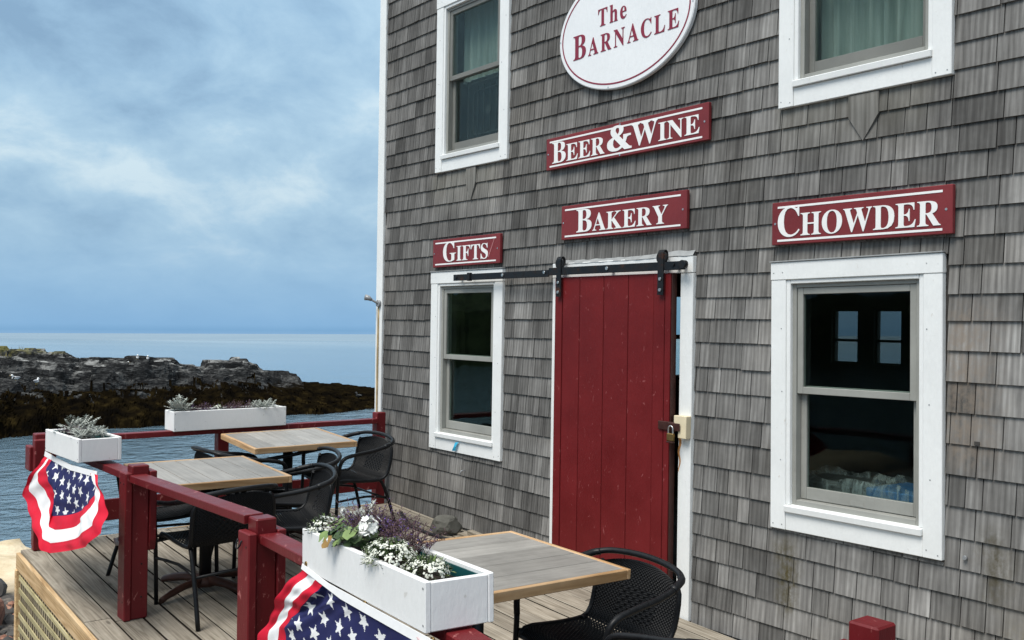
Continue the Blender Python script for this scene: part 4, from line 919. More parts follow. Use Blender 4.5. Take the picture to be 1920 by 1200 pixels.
def barnacle():
    cx, cz, rx, rz = -.582, 3.610, .605, .402
    s = thing('oval_sign', 'white oval sign reading The BARNACLE with a thin red ring', 'sign', (cx, -.020, cz)); s.rotation_euler = (0, -.014, 0)
    n = 96
    def ell(a, b): return [(a * math.cos(2 * math.pi * k / n), b * math.sin(2 * math.pi * k / n)) for k in range(n)]
    m = MB(); r0 = ell(rx, rz); r1 = ell(rx - .006, rz - .006)
    m.add([(x, 0, z) for x, z in r0] + [(x, -.022, z) for x, z in r0] + [(x, -.027, z) for x, z in r1],
          [(k, (k + 1) % n, n + (k + 1) % n, n + k) for k in range(n)] + [(n + k, n + (k + 1) % n, 2 * n + (k + 1) % n, 2 * n + k) for k in range(n)] + [tuple(range(2 * n, 3 * n)), tuple(range(n - 1, -1, -1))])
    m.build('sign_board', M['sign_white'], s)
    m = MB(); a = ell(rx - .030, rz - .030); b = ell(rx - .040, rz - .040)
    m.add([(x, -.0285, z) for x, z in a] + [(x, -.0285, z) for x, z in b] + [(x, -.0265, z) for x, z in a] + [(x, -.0265, z) for x, z in b],
          [(k, (k + 1) % n, n + (k + 1) % n, n + k) for k in range(n)] + [(k, 2 * n + k, 2 * n + (k + 1) % n, (k + 1) % n) for k in range(n)] + [(n + k, n + (k + 1) % n, 3 * n + (k + 1) % n, 3 * n + k) for k in range(n)])
    m.build('red_ring', M['letter_red'], s)
    text('BARNACLE', -1.041 - cx, -.098 - cx, 3.472 - cz, (.160, .112, .112, .112, .112, .112, .112, .114), -.0268, M['letter_red'], s, .023)
    text('The', -.800 - cx, -.540 - cx, 3.640 - cz, (.112, .112, .112), -.0268, M['letter_red'], s, .022)
    for a_ in (178, 258, 358): disc('screw', (rx - .014) * math.cos(math.radians(a_)), -.0268, (rz - .014) * math.sin(math.radians(a_)), .005, .002, M['steel'], s, 8)
barnacle()

# ------------------------------------------------------------------ deck
deck = thing('deck', 'weathered plank deck along the front of the shop', 'deck')
def build_deck():
    rs = random.Random(5); y = -2.925; pitch = .1455; k = 0
    joints = [(-1.60,), (.35,), (-.55, 1.9), (-2.0, 1.2), (.75,), (-1.1,), (1.5, -2.2), (.1,)]
    sl = math.atan(DECK_K)
    while y < -.06:
        w = .135 + rs.uniform(-.002, .002); w = min(w, -.047 - y)
        xs = [-3.43 + rs.uniform(-.012, .012), *sorted(joints[k % len(joints)]), 3.05 + rs.uniform(-.01, .01)]
        if k == 0: xs = [-3.30, -1.665, 3.05]
        if k == 1: xs = [-3.30, -1.60, 3.05]
        for a, b in zip(xs, xs[1:]):
            L = b - a - .005; xc = (a + b) / 2
            o = rbox('plank', (round(L, 3), round(w, 3), .038), (xc, y + w / 2, dz(xc) - .0190 + rs.uniform(-.0025, .0015)), M['deck'], deck, (rs.uniform(-.006, .006), sl + rs.uniform(-.0006, .0006), rs.uniform(-.0012, .0012)), .0025)
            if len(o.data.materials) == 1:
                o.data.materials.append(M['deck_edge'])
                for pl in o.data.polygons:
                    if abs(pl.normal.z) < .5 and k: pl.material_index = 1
        y += w + .0105 + rs.uniform(-.003, .003); k += 1
    m = MB()
    for x in np.arange(-3.35, 3.05, .41): m.box((x, -2.90, -1.0), (x + .04, -.05, dz(x) - .060))
    o = m.build('joist_frame', M['under'], deck)
    rb = board('fascia_board', (-3.27, -2.944, dz(-3.27) - .058), (2.9, -2.944, dz(2.9) - .058), .026, .105, M['fascia'], deck)
    board('end_fascia', (-3.442, -2.80, dz(-3.45) - .07), (-3.442, -.05, dz(-3.45) - .07), .024, .13, M['fascia'], deck)
    # raised strip against the wall
    board('wall_strip', (-3.40, -.034, dz(-3.40) + .004), (-1.245, -.034, dz(-1.245) + .004), .022, .020, M['deck'], deck)
build_deck()
lat = bpy.data.objects.new('lattice_panel', None); COL.objects.link(lat); lat.parent = deck
for k in range(11):
    zc = -.160 - k * .082
    board('slat', (-3.218, -2.945, dz(-3.218) + zc), (1.0, -2.945, dz(1.0) + zc), .008, .036, M['lattice'], lat)
for k in range(74):
    x = -3.205 + k * .057
    rbox('slat', (.019, .008, .98), (x, -2.9355, dz(x) - .13 - .47), M['lattice_back'], lat, bevel=0)
rbox('lattice_post', (.045, .036, 1.05), (-3.243, -2.947, dz(-3.24) - .112 - .525), M['fascia'], lat, (0, 0, 0))

# ------------------------------------------------------------------ railings
RR = M['rail_red']
def post(parent, x, y, ztop, board_top, low_block=True, outer='full'):
    z0 = dz(x); p = rbox('post', (.092, .092, ztop - z0), (x, y, (ztop + z0) / 2), RR, parent, bevel=.006)
    if outer == 'full': rbox('side_board', (.118, .038, board_top - z0), (x, y - .0655, (board_top + z0) / 2), RR, parent, bevel=.005)
    elif outer == 'block': rbox('side_board', (.135, .038, .165), (x - .005, y - .0655, board_top - .12), RR, parent, bevel=.005)
    if low_block:
        m = MB(); h0, h1, w = .40 + z0 * .5, board_top + .004, .059
        pts = [(-w, h1), (-w, h0 + .03), (-w + .03, h0), (w - .02, h0), (w, h0 + .06), (w, h1)]
        m.add([(a, -.019, b) for a, b in pts] + [(a, .019, b) for a, b in pts], [tuple(range(6)), tuple(range(11, 5, -1))] + [((i + 1) % 6, i, i + 6, (i + 1) % 6 + 6) for i in range(6)])
        o = m.build('side_board', RR, parent, bevel=.004); o.location = (x, y + .0655, 0)
    if outer == 'full':
        for zz in (z0 + .10, board_top - .06):
            for xx in (-.03, .03): disc('screw', x + xx, y - .0845, zz, .005, .0015, M['track'], parent, 8)
    for zz in (z0 + .12, z0 + .30): disc('screw', x + .0465, y + .01, zz, .005, .002, M['track'], parent, 8).rotation_euler = (0, 0, math.pi / 2)
    return p
nr = thing('railing', 'red timber railing with posts along the seaward edge of the deck', 'railing')
post(nr, -3.33, -2.80, .912, .868, True, 'block'); post(nr, -1.612, -2.672, .905, .868); post(nr, -.085, -2.612, .868, .812)
rbox('post', (.06, .13, .74), (-3.24, -2.80, .14 + .37), RR, nr, bevel=.005)
board('rail', (-3.28, -2.745, .842), (-1.660, -2.690, .838), .090, .040, RR, nr)
board('rail', (-1.563, -2.690, .838), (-.133, -2.630, .853), .090, .040, RR, nr)
board('rail', (-.037, -2.600, .784), (1.615, -2.765, .843), .090, .040, RR, nr)
board('rail', (1.622, -2.768, .836), (2.75, -2.88, .80), .090, .040, RR, nr)
rbox('post', (.092, .092, .95), (2.80, -2.89, .35), RR, nr, bevel=.006)
m = MB(); m.tube([(-1.664, -2.745, .48), (-1.675, -2.76, .47), (-1.685, -2.765, .50)], .014, 8, 3); m.build('hook', M['fixture'], nr)
m = MB(); m.tube([(-.134, -2.700, .775), (-.133, -2.709, .75), (-.115, -2.712, .738), (-.095, -2.709, .752), (-.094, -2.700, .775)], .0035, 6, 3); m.build('hook', M['track'], nr)

fr_ = thing('railing', 'red timber railing across the far end of the deck by the water', 'railing')
def fpost(x, y, zt): rbox('post', (.085, .085, zt - dz(x) + .12), (x, y, (zt + dz(x) - .12) / 2), RR, fr_, bevel=.005)
fpost(-3.425, -1.50, .845); fpost(-3.425, -.115, .925)
board('rail', (-3.375, -2.74, .853), (-3.405, -.165, .855), .085, .040, RR, fr_)
board('lower_board', (-3.375, -2.74, .335), (-3.375, -1.43, .34), .030, .15, RR, fr_); board('lower_board', (-3.375, -1.42, .335), (-3.375, -.16, .355), .030, .15, RR, fr_)
def lone(x, y, zt, lab):
    t = thing('railing_post', lab, 'post', (x, y, dz(x)))
    rbox('post', (.098, .098, zt - dz(x)), (0, 0, (zt - dz(x)) / 2), RR, t, bevel=.006)
    rbox('side_board', (.125, .038, zt - dz(x) - .055), (0, -.0685, (zt - dz(x) - .055) / 2), RR, t, bevel=.005)
lone(2.255, -1.735, .855, 'short red post standing before the shingles below the big window')
lone(2.705, -1.585, .90, 'red post cut off by the right edge of the view')

# ------------------------------------------------------------------ tables
def make_table(lab, x, y, z, yaw, tx, ty, along, h, foot, ly=.76):
    t = thing('cafe_table', lab, 'table', (x, y, dz(x)), 0, 'square cafe tables on the deck')
    top = bpy.data.objects.new('tabletop', None); COL.objects.link(top); top.parent = t
    top.location = (0, 0, z - dz(x)); top.rotation_euler = (ty, -tx, yaw)
    s, sy = .38, ly / 2; e = .022; th = .042
    for q in (-1, 1):
        rbox('edge_board', (2 * s, e, th), (0, q * (sy - e / 2), -th / 2), M['table_edge'], top)
        rbox('edge_board', (2 * sy - 2 * e - .001, e, th), (q * (s - e / 2), 0, -th / 2), M['table_edge'], top, (0, 0, math.pi / 2))
    n = 5; wx, wy = 2 * s - 2 * e, 2 * sy - 2 * e
    for k in range(n):
        f = (k + .5) / n - .5
        if along == 'x': rbox('slat', (wx - .003, wy / n - .0055, .022), (0, f * wy, -.0125), M['table_grey'], top, (0, 0, 0), .0025)
        else: rbox('slat', (wy - .003, wx / n - .0055, .022), (f * wx, 0, -.0125), M['table_grey'], top, (0, 0, math.pi / 2), .0025)
    m = MB(); m.box((-.3, -.3, -.034), (.3, .3, -.026)); m.build('underside', M['base_black'], top)
    base = bpy.data.objects.new('pedestal', None); COL.objects.link(base); base.parent = t; base.rotation_euler = (0, 0, foot)
    H = z - dz(x) - .045
    m = MB(); m.lathe([(.0, .055), (.036, .055), (.036, H), (0, H)], 20); m.build('column', M['base_black'], base)
    m = MB(); m.lathe([(0, H), (.15, H), (.15, H + .008), (0, H + .008)], 20); m.build('mounting_plate', M['base_black'], base)
    for k in range(4):
        a = math.pi / 2 * k; m = MB()
        m.tube([(.02 * math.cos(a), .02 * math.sin(a), .065), (.16 * math.cos(a), .16 * math.sin(a), .06), (.29 * math.cos(a), .29 * math.sin(a), .035), (.345 * math.cos(a), .345 * math.sin(a), .016)], [.030, .028, .024, .021], 8, 4, flat=.75)
        m.build('foot', M['base_bronze'], base)
    m = MB(); m.lathe([(0, .028), (.07, .03), (.055, .075), (.036, .085)], 16); m.build('hub', M['base_bronze'], base)
    return t
make_table('square cafe table nearest the front, beside the big flower box', .600, -1.975, .726, .069, -.043, -.045, 'y', .72, .6, 1.07)
make_table('square cafe table in the middle behind the red rail', -1.885, -2.188, .802, -.012, -.038, -.007, 'x', .72, .45)
make_table('square cafe table at the far end against the water', -2.797, -1.242, .843, -.07, -.031, .012, 'x', .72, .3)

# ------------------------------------------------------------------ wicker chairs
def prof_pt(t):
    """seat-and-back profile: t 0 at the front lip, 1 at the top of the back -> (y, z)"""
    K = [(-.265, .405), (-.255, .438), (-.20, .446), (-.08, .432), (.05, .424), (.125, .430), (.175, .462), (.205, .52), (.228, .60), (.245, .675), (.252, .715)]
    f = t * (len(K) - 1); i = min(int(f), len(K) - 2); q = f - i
    p0, p1, p2, p3 = K[max(i - 1, 0)], K[i], K[i + 1], K[min(i + 2, len(K) - 1)]
    return tuple(.5 * (2 * p1[c] + (p2[c] - p0[c]) * q + (2 * p0[c] - 5 * p1[c] + 4 * p2[c] - p3[c]) * q * q + (-p0[c] + 3 * p1[c] - 3 * p2[c] + p3[c]) * q ** 3) for c in (0, 1))
def chair_pt(s, t, off=0):
    y, z = prof_pt(t); y2, z2 = prof_pt(min(t + .01, 1)); y1, z1 = prof_pt(max(t - .01, 0)); dy, dz_ = y2 - y1, z2 - z1; L = math.hypot(dy, dz_) or 1
    hw = .225 + (.0 if t < .5 else .012 * math.sin((t - .5) * 6.28)) - max(0, t - .85) * .12
    b = max(0, (t - .5) / .5); y -= .045 * b * abs(s) ** 2; z -= .012 * (1 - b) * (1 - s * s)
    z -= (.030 * abs(s) ** 2.2) * max(0, (t - .8) / .2)
    ny, nz = -dz_ / L, dy / L
    return Vector((s * hw, y + ny * off, z + nz * off))
def make_chair():
    c = thing('wicker_chair', '', 'chair')
    NR, NC = 88, 25
    m = MB()
    for j in range(NR):                                      # weft strands, over and under
        t = .012 + .976 * j / (NR - 1)
        if .493 < t < .503: continue
        tw = .0060 if t < .4 or t > .56 else .0046
        K = NC * 2; vs = []
        for k in range(K + 1):
            s = -1 + 2 * k / K; o = .0032 * math.cos(math.pi * (k + (j % 2))) if 0 < k < K else 0
            if t > .62 and t < .80 and abs(s) < .45: o = .0042 * math.cos(math.pi * ((k // 2) + (j // 2 % 2)))
            p = chair_pt(s, t, o); q = chair_pt(s, min(t + .01, 1), o); d = (q - p)
            d = d.normalized() if d.length > 1e-6 else Vector((0, 0, 1)); nrm = Vector((1, 0, 0)).cross(d)
            vs += [p + d * tw, p + nrm * .0022, p - d * tw, p - nrm * .0022]
        m.add(vs, [(4 * k + a, 4 * k + (a + 1) % 4, 4 * k + 4 + (a + 1) % 4, 4 * k + 4 + a) for k in range(K) for a in range(4)], smooth=False)
    for i in range(NC):                                      # warp strands
        s = -1 + 2 * (i + .5) / NC; vs = []; K = 40
        for k in range(K + 1):
            p = chair_pt(s, k / K)
            e = Vector((.0066, 0, 0)); q = chair_pt(s, min(k / K + .02, 1)) - chair_pt(s, max(k / K - .02, 0)); nrm = Vector((1, 0, 0)).cross(q.normalized()) * .0016
            vs += [p + e, p + nrm, p - e, p - nrm]
        m.add(vs, [(4 * k + a, 4 * k + (a + 1) % 4, 4 * k + 4 + (a + 1) % 4, 4 * k + 4 + a) for k in range(K) for a in range(4)])
    m.build('woven_seat', M['wicker'], c, 'stuff')
    for s in (-1, 1):                                        # side rails of the woven shell
        m = MB(); m.tube([chair_pt(s * 1.02, t) for t in np.linspace(0, 1, 16)], .0115, 8, 1); m.build('shell_rail', M['tube'], c)
    m = MB(); m.tube([chair_pt(-1, .03), chair_pt(0, .03), chair_pt(1, .03)], .011, 8, 4); m.build('seat_front_rail', M['tube'], c)
    # one bent tube: arm, back arc, arm
    A = [(.262, -.262, .50), (.270, -.258, .575), (.280, -.225, .628), (.287, -.12, .652), (.290, .0, .668), (.285, .10, .688), (.262, .185, .710), (.205, .232, .728), (.11, .256, .738), (0, .264, .742)]
    arc = A + [(-x, y, z) for x, y, z in A[-2::-1]]
    m = MB(); m.tube(arc, .0145, 10, 4); m.build('arm_tube', M['tube'], c)
    for x, y, z, x2, y2, z2 in ((.278, .125, .693, .25, .2, .714),):
        for s in (-1, 1):
            m = MB(); m.tube([(s * .284, .105, .689), (s * .262, .185, .710), (s * .235, .212, .719)], .0165, 10, 3); m.build('tube_wrap', M['tube'], c)
    for s in (-1, 1):
        m = MB(); m.tube([(s * .262, -.262, .505), (s * .258, -.266, .40), (s * .262, -.272, .0)], .0125, 8, 2); m.build('leg', M['tube'], c)
        m = MB(); m.tube([(s * .214, .085, .428), (s * .222, .135, .405), (s * .236, .20, .24), (s * .252, .268, .0)], .0125, 8, 3); m.build('leg', M['tube'], c)
        m = MB(); m.tube([(s * .260, -.267, .30), (s * .238, .0, .31), (s * .231, .185, .28)], .009, 8, 2); m.build('stretcher', M['tube'], c)
        m = MB(); m.tube([(s * .258, -.264, .43), (s * .236, -.235, .432), (s * .226, -.16, .438)], .010, 8, 2); m.build('seat_bracket', M['tube'], c)
    m = MB(); m.tube([(-.232, .19, .27), (.232, .19, .27)], .009, 8, 1); m.build('stretcher', M['tube'], c)
    for o in kids(c):
        for v in o.data.vertices: v.co.z *= .965
    return c
CH = [  # x, y, facing (0 = away from the wall), label
    (.80, -1.46, .05, 'black wicker chair nearest the red door, tucked under the front table'),
    (1.50, -2.035, -1.45, 'black wicker chair at the bottom edge, only its arm tube in view'),
    (-1.51, -2.235, -1.50, 'black wicker chair with its back to the viewer behind the red rail'),
    (-2.17, -2.36, math.pi - .10, 'black wicker chair tucked under the middle table behind the post beside the crumpled bunting'),
    (-1.70, -1.75, -.22, 'black wicker chair on the wall side of the middle table, full back in view'),
    (-2.25, -1.43, -.22, 'black wicker chair between the middle and the far table'),
    (-2.74, -.76, .05, 'black wicker chair in the far corner beside the shop wall'),
    (-2.62, -1.70, math.pi - .05, 'black wicker chair on the water side of the far table, half hidden'),
]
ch0 = make_chair()
def place_chairs():
    for i, (x, y, a, lab) in enumerate(CH):
        c = ch0 if i == 0 else copy_tree(ch0)
        c.location = (x, y, dz(x) + .001); c.rotation_euler = (0, math.atan(DECK_K), a); c['label'] = lab; c['group'] = 'black wicker chairs on the deck'
place_chairs()

# ------------------------------------------------------------------ flower boxes
def planter(lab, x, y, z, yaw, slope, L, Wd, H):
    t = thing('flower_box', lab, 'planter', (x, y, z), 0, 'white wooden flower boxes on the railings'); t.rotation_euler = (0, -math.atan(slope), yaw)
    b = .019
    for s in (-1, 1): rbox('long_board', (L, b, H), (0, s * (Wd / 2 - b / 2), H / 2), M['planter_white'], t)
    for s in (-1, 1): rbox('end_board', (b, Wd - 2 * b - .001, H - .004), (s * (L / 2 - b / 2 - .001), 0, H / 2 - .001), M['planter_white'], t)
    rbox('bottom_board', (L - 2 * b - .004, Wd - 2 * b - .004, .018), (0, 0, .0105), M['planter_white'], t)
    m = MB(); a, c = L / 2 - b - .002, Wd / 2 - b - .002; q = .004
    for p in (((-a, -c, .02), (a, -c + q, H - .012)), ((-a, c - q, .02), (a, c, H - .012)), ((-a, -c + q, .02), (-a + q, c - q, H - .012)), ((a - q, -c + q, .02), (a, c - q, H - .012))): m.box(*p)
    m.build('liner', M['liner'], t)
    m = MB(); n = 14; vs = [(-a + 2 * a * i / n, -c + 2 * c * j / 4, H - .045 + .008 * noise.noise(Vector((i * 1.3, j * 1.7, L)))) for j in range(5) for i in range(n + 1)]
    m.add(vs, [(j * (n + 1) + i, j * (n + 1) + i + 1, (j + 1) * (n + 1) + i + 1, (j + 1) * (n + 1) + i) for j in range(4) for i in range(n)]); m.build('soil', M['soil'], t)
    for s in (-1, 1):
        for zz in (.02, H - .02):
            for f in (-1, 1):
                o = disc('screw', s * (L / 2 - .011), f * (Wd / 2) - (0 if f < 0 else -.0015), zz, .0035, .0015, M['fixture'], t, 6)
    return t
PN = planter('large white flower box in front of the nearest table, full of white and purple flowers', 1.15, -2.722, .846, -.103, .0365, .972, .220, .141)
P3 = planter('white flower box above the hanging flag at the deck corner', -2.33, -2.785, .879, .06, .0, .63, .242, .135)
PF = planter('white flower box on the far railing before the sea', -3.40, -1.470, .873, math.pi / 2 + .0, .003, .885, .20, .148)
def Lp(P, s, w, h):          # a place in a box: along, across, height
    return (P.matrix_basis @ Vector((s, w, h)))
def leaf_quad(m, p, d, up, L, w, mi=0, bend=.25):
    d = d.normalized(); s = d.cross(up); s = s.normalized() if s.length > 1e-5 else Vector((1, 0, 0)); n = s.cross(d)
    a = p + d * L * .5 + n * (bend * L * .3); b = p + d * L
    m.add([p, a - s * w / 2, b - n * bend * L * .15, a + s * w / 2], [(0, 1, 2, 3)], mi)
def rdir(up=.3): 
    a = U(0, 6.283); e = U(up, 1.2); return Vector((math.cos(a) * math.cos(e), math.sin(a) * math.cos(e), math.sin(e)))
def miller(label, P, s, w, h, n=36, size=.085, spread=.05, flat=.25):
    t = thing('dusty_miller', label, 'plant', Lp(P, s, w, h)); m = MB()
    for _ in range(n):
        d = rdir(flat); p = Vector((U(-spread, spread), U(-spread * .8, spread * .8), U(-.01, .02))); L = size * U(.6, 1.2); up = Vector((0, 0, 1)); sd = d.cross(up).normalized(); 
        m.add([p - sd * .002, p + sd * .002, p + d * L], [(0, 1, 2)])
        for k in range(5):
            f = .3 + .16 * k; q = p + d * L * f + Vector((0, 0, -.15 * L * f * f))
            for g in (-1, 1): leaf_quad(m, q, d * .55 + sd * g, up, L * .30 * (1 - .3 * abs(f - .6)), L * .13)
        leaf_quad(m, p + d * L * .9 + Vector((0, 0, -.12 * L)), d, up, L * .25, L * .13)
    m.build('foliage', M['silver_leaf'], t, 'stuff'); return t
def alyssum(label, P, s, w, h, rx, ry, rz, n, petals=True):
    t = thing('alyssum', label, 'plant', Lp(P, s, w, h), P.rotation_euler[2]); g, f = MB(), MB()
    for _ in range(n * 3):
        v = rdir(-.1); q = U(.35, 1) ** .6; p = Vector((v.x * rx, v.y * ry, v.z * rz)) * q
        leaf_quad(g, p, v + Vector((U(-.6, .6), U(-.6, .6), U(-.4, .5))), Vector((0, 0, 1)), U(.013, .024), .005, 0 if R() < .75 else 1)
    for _ in range(n):
        v = rdir(-.05); p = Vector((v.x * rx, v.y * ry, v.z * rz)) * U(.93, 1.12)
        if noise.noise(p * 38 + Vector((s * 9, 0, 0))) < -.12: continue
        for k in range(6):
            o = Vector((U(-1, 1), U(-1, 1), U(-.4, 1))) * .0075; r = U(.0030, .0048); nn = (v + o * 40).normalized(); a = nn.orthogonal().normalized() * r; b = nn.cross(a).normalized() * r
            c = p + o; f.add([c + a, c + b, c - a, c - b], [(0, 1, 2, 3)])
    g.build('foliage', [M['green_leaf'], M['pale_leaf']], t, 'stuff'); f.build('blossoms', M['cream_petal'], t, 'stuff'); return t
def lobelia(label, P, s, w, h, n, size, rx=.1, purple=.5):
    t = thing('lobelia', label, 'plant', Lp(P, s, w, h), P.rotation_euler[2]); g, f = MB(), MB()
    for _ in range(n):
        p = Vector((U(-rx, rx), U(-.05, .05), -.01)); d = rdir(.45); L = size * U(.5, 1.15)
        pts = [p, p + d * L * .5 + Vector((0, 0, L * .05)), p + d * L + Vector((U(-.015, .015), U(-.015, .015), -.1 * L))]
        g.tube(pts, .0009, 3, 2, cap=False)
        for k in range(9):
            q = pts[1].lerp(pts[2], U(-.4, 1)); v = rdir(-.5)
            if R() < purple: leaf_quad(f, q, v, Vector((0, 0, 1)), U(.006, .013), .007)
            else: leaf_quad(g, q, v, Vector((0, 0, 1)), U(.006, .016), .004)
    g.build('stems', M['dry_stem'], t, 'stuff'); f.build('blossoms', M['purple_petal'], t, 'stuff'); return t
def round_leaf(m, c, nrm, r, mi):
    nrm = nrm.normalized(); a = nrm.orthogonal().normalized(); b = nrm.cross(a); n = 12; ph = U(0, 6)
    a, b = a * math.cos(ph) + b * math.sin(ph), b * math.cos(ph) - a * math.sin(ph)
    rim = []
    for k in range(n):
        th = .35 + (6.283 - .7) * k / (n - 1); rr = r * (1 + .07 * math.cos(k * 3.14)); rim.append(c + (a * math.cos(th) + b * math.sin(th)) * rr + nrm * (.12 * r * math.cos(th * 3)))
    m.add([c - nrm * .15 * r] + rim, [(0, k + 1, k + 2) for k in range(n - 1)], mi, .5, True)
def geranium(label, P, s, w, h):
    t = thing('geranium', label, 'plant', Lp(P, s, w, h), P.rotation_euler[2]); g, f, st = MB(), MB(), MB()
    for k in range(56):
        a = U(0, 6.283); q = Vector((math.cos(a) * U(.02, .12), math.sin(a) * U(.02, .085) - .02, U(.01, .07)))
        st.tube([(0, 0, 0), q * .6 + Vector((0, 0, .01)), q], .0015, 4, 2, cap=False)
        round_leaf(g, q, Vector((q.x * 3, q.y * 4 - .12, .55)), U(.016, .028), 0 if R() < .8 else 1)
    for q, mi in (((-.02, -.112, .012), 2), ((-.065, -.106, .02), 1)): round_leaf(g, Vector(q), Vector((.1, -.8, .6)), .024, mi)
    def head(c, r, n):
        for _ in range(n):
            v = rdir(-.5); p = c + Vector((v.x * 1.1, v.y, v.z * .85)) * r * U(.55, 1.15)
            nn = (v + Vector((U(-.3, .3), U(-.3, .3), U(0, .3)))).normalized(); a = nn.orthogonal().normalized(); b = nn.cross(a)
            for k in range(5):
                th = 1.2566 * k; d = a * math.cos(th) + b * math.sin(th); sd = nn.cross(d) * .0056
                f.add([p, p + d * .007 - sd, p + d * .0135 - sd * .7 + nn * .002, p + d * .0135 + sd * .7 + nn * .002, p + d * .007 + sd], [(0, 1, 2, 3, 4)])
    head(Vector((.10, -.015, .08)), .036, 22); head(Vector((.125, -.04, .055)), .018, 10); head(Vector((-.17, .0, .075)), .013, 5)
    for c in ((.095, -.015, .06), (.12, -.04, .04), (-.165, 0, .06)): st.tube([(0, 0, 0), (c[0] * .5, c[1], c[2] * .7), c], .002, 5, 3, cap=False)
    for _ in range(9):                                                # unopened yellow-green buds
        p = Vector((.015, -.085, .052)) + Vector((U(-.02, .02), U(-.012, .012), U(-.022, .022))); leaf_quad(g, p, rdir(-.9), Vector((0, 1, 0)), .016, .008, 1)
    g.build('foliage', [M['green_leaf'], M['pale_leaf'], M['yellow_leaf']], t, 'stuff'); st.build('stems', M['pale_leaf'], t, 'stuff'); f.build('blossoms', M['white_petal'], t, 'stuff'); return t
alyssum('white alyssum spilling over the left end of the large flower box', PN, -.405, -.045, .135, .065, .07, .05, 70)
miller('silver dusty miller at the back left of the large flower box', PN, -.33, .04, .135, 44, .085, .05)
lobelia('purple and dried lobelia standing in the middle of the large flower box', PN, -.20, .03, .13, 330, .15, .11, .26)
lobelia('dry feathery lobelia beside the white geranium head', PN, .03, .05, .13, 110, .12, .075, .1)
geranium('white geranium with round green leaves in the large flower box', PN, -.145, -.03, .135)
alyssum('white alyssum mound in the right half of the large flower box', PN, .13, -.05, .125, .105, .075, .062, 190)
alyssum('low white alyssum mat at the right end of the large flower box', PN, .285, .0, .118, .085, .062, .036, 110)
miller('tall silver dusty miller at the back of the corner flower box', P3, -.17, .03, .125, 44, .10, .055)
miller('low silver dusty miller at the front of the corner flower box', P3, .13, -.005, .13, 170, .050, .10, -.05)
lobelia('dried mauve lobelia between the silver plants of the corner box', P3, -.05, -.03, .125, 110, .07, .12, .1)
miller('silver dusty miller at the left end of the far flower box', PF, -.36, .0, .14, 50, .10, .045)
lobelia('dark dried lobelia left of the white bloom in the far flower box', PF, -.21, .0, .135, 90, .095, .09, .15)
alyssum('small white bloom in the middle of the far flower box', PF, -.08, -.03, .14, .035, .03, .035, 34)
lobelia('brownish dried lobelia right of the white bloom in the far flower box', PF, .08, .0, .135, 110, .09, .11, .05)
miller('silver dusty miller at the right end of the far flower box', PF, .29, .0, .135, 110, .062, .09, .0)

# ------------------------------------------------------------------ fan flags
def cr(P, t):
    n = len(P) - 1; f = max(0, min(n - 1e-6, t * n)); i = int(f); q = f - i
    p0, p1, p2, p3 = P[max(i - 1, 0)], P[i], P[i + 1], P[min(i + 2, n)]
    return .5 * (2 * p1 + (p2 - p0) * q + (2 * p0 - 5 * p1 + 4 * p2 - p3) * q * q + (3 * p1 - p0 - 3 * p2 + p3) * q ** 3)
def li(P, t):
    n = len(P) - 1; f = max(0, min(n - 1e-6, t * n)); i = int(f); return P[i].lerp(P[i + 1], f - i)
def in_star(x, z, r):
    d = math.hypot(x, z)
    if d > r: return False
    a = (math.atan2(x, z)) % 1.2566; a = min(a, 1.2566 - a)
    # edge from tip (r, 0) to notch (.40 r, 36 deg)
    tx, tz = r, 0; nx, nz = .42 * r * math.cos(.6283), .42 * r * math.sin(.6283); px, pz = d * math.cos(a), d * math.sin(a)
    return (nx - tx) * (pz - tz) - (nz - tz) * (px - tx) > 0
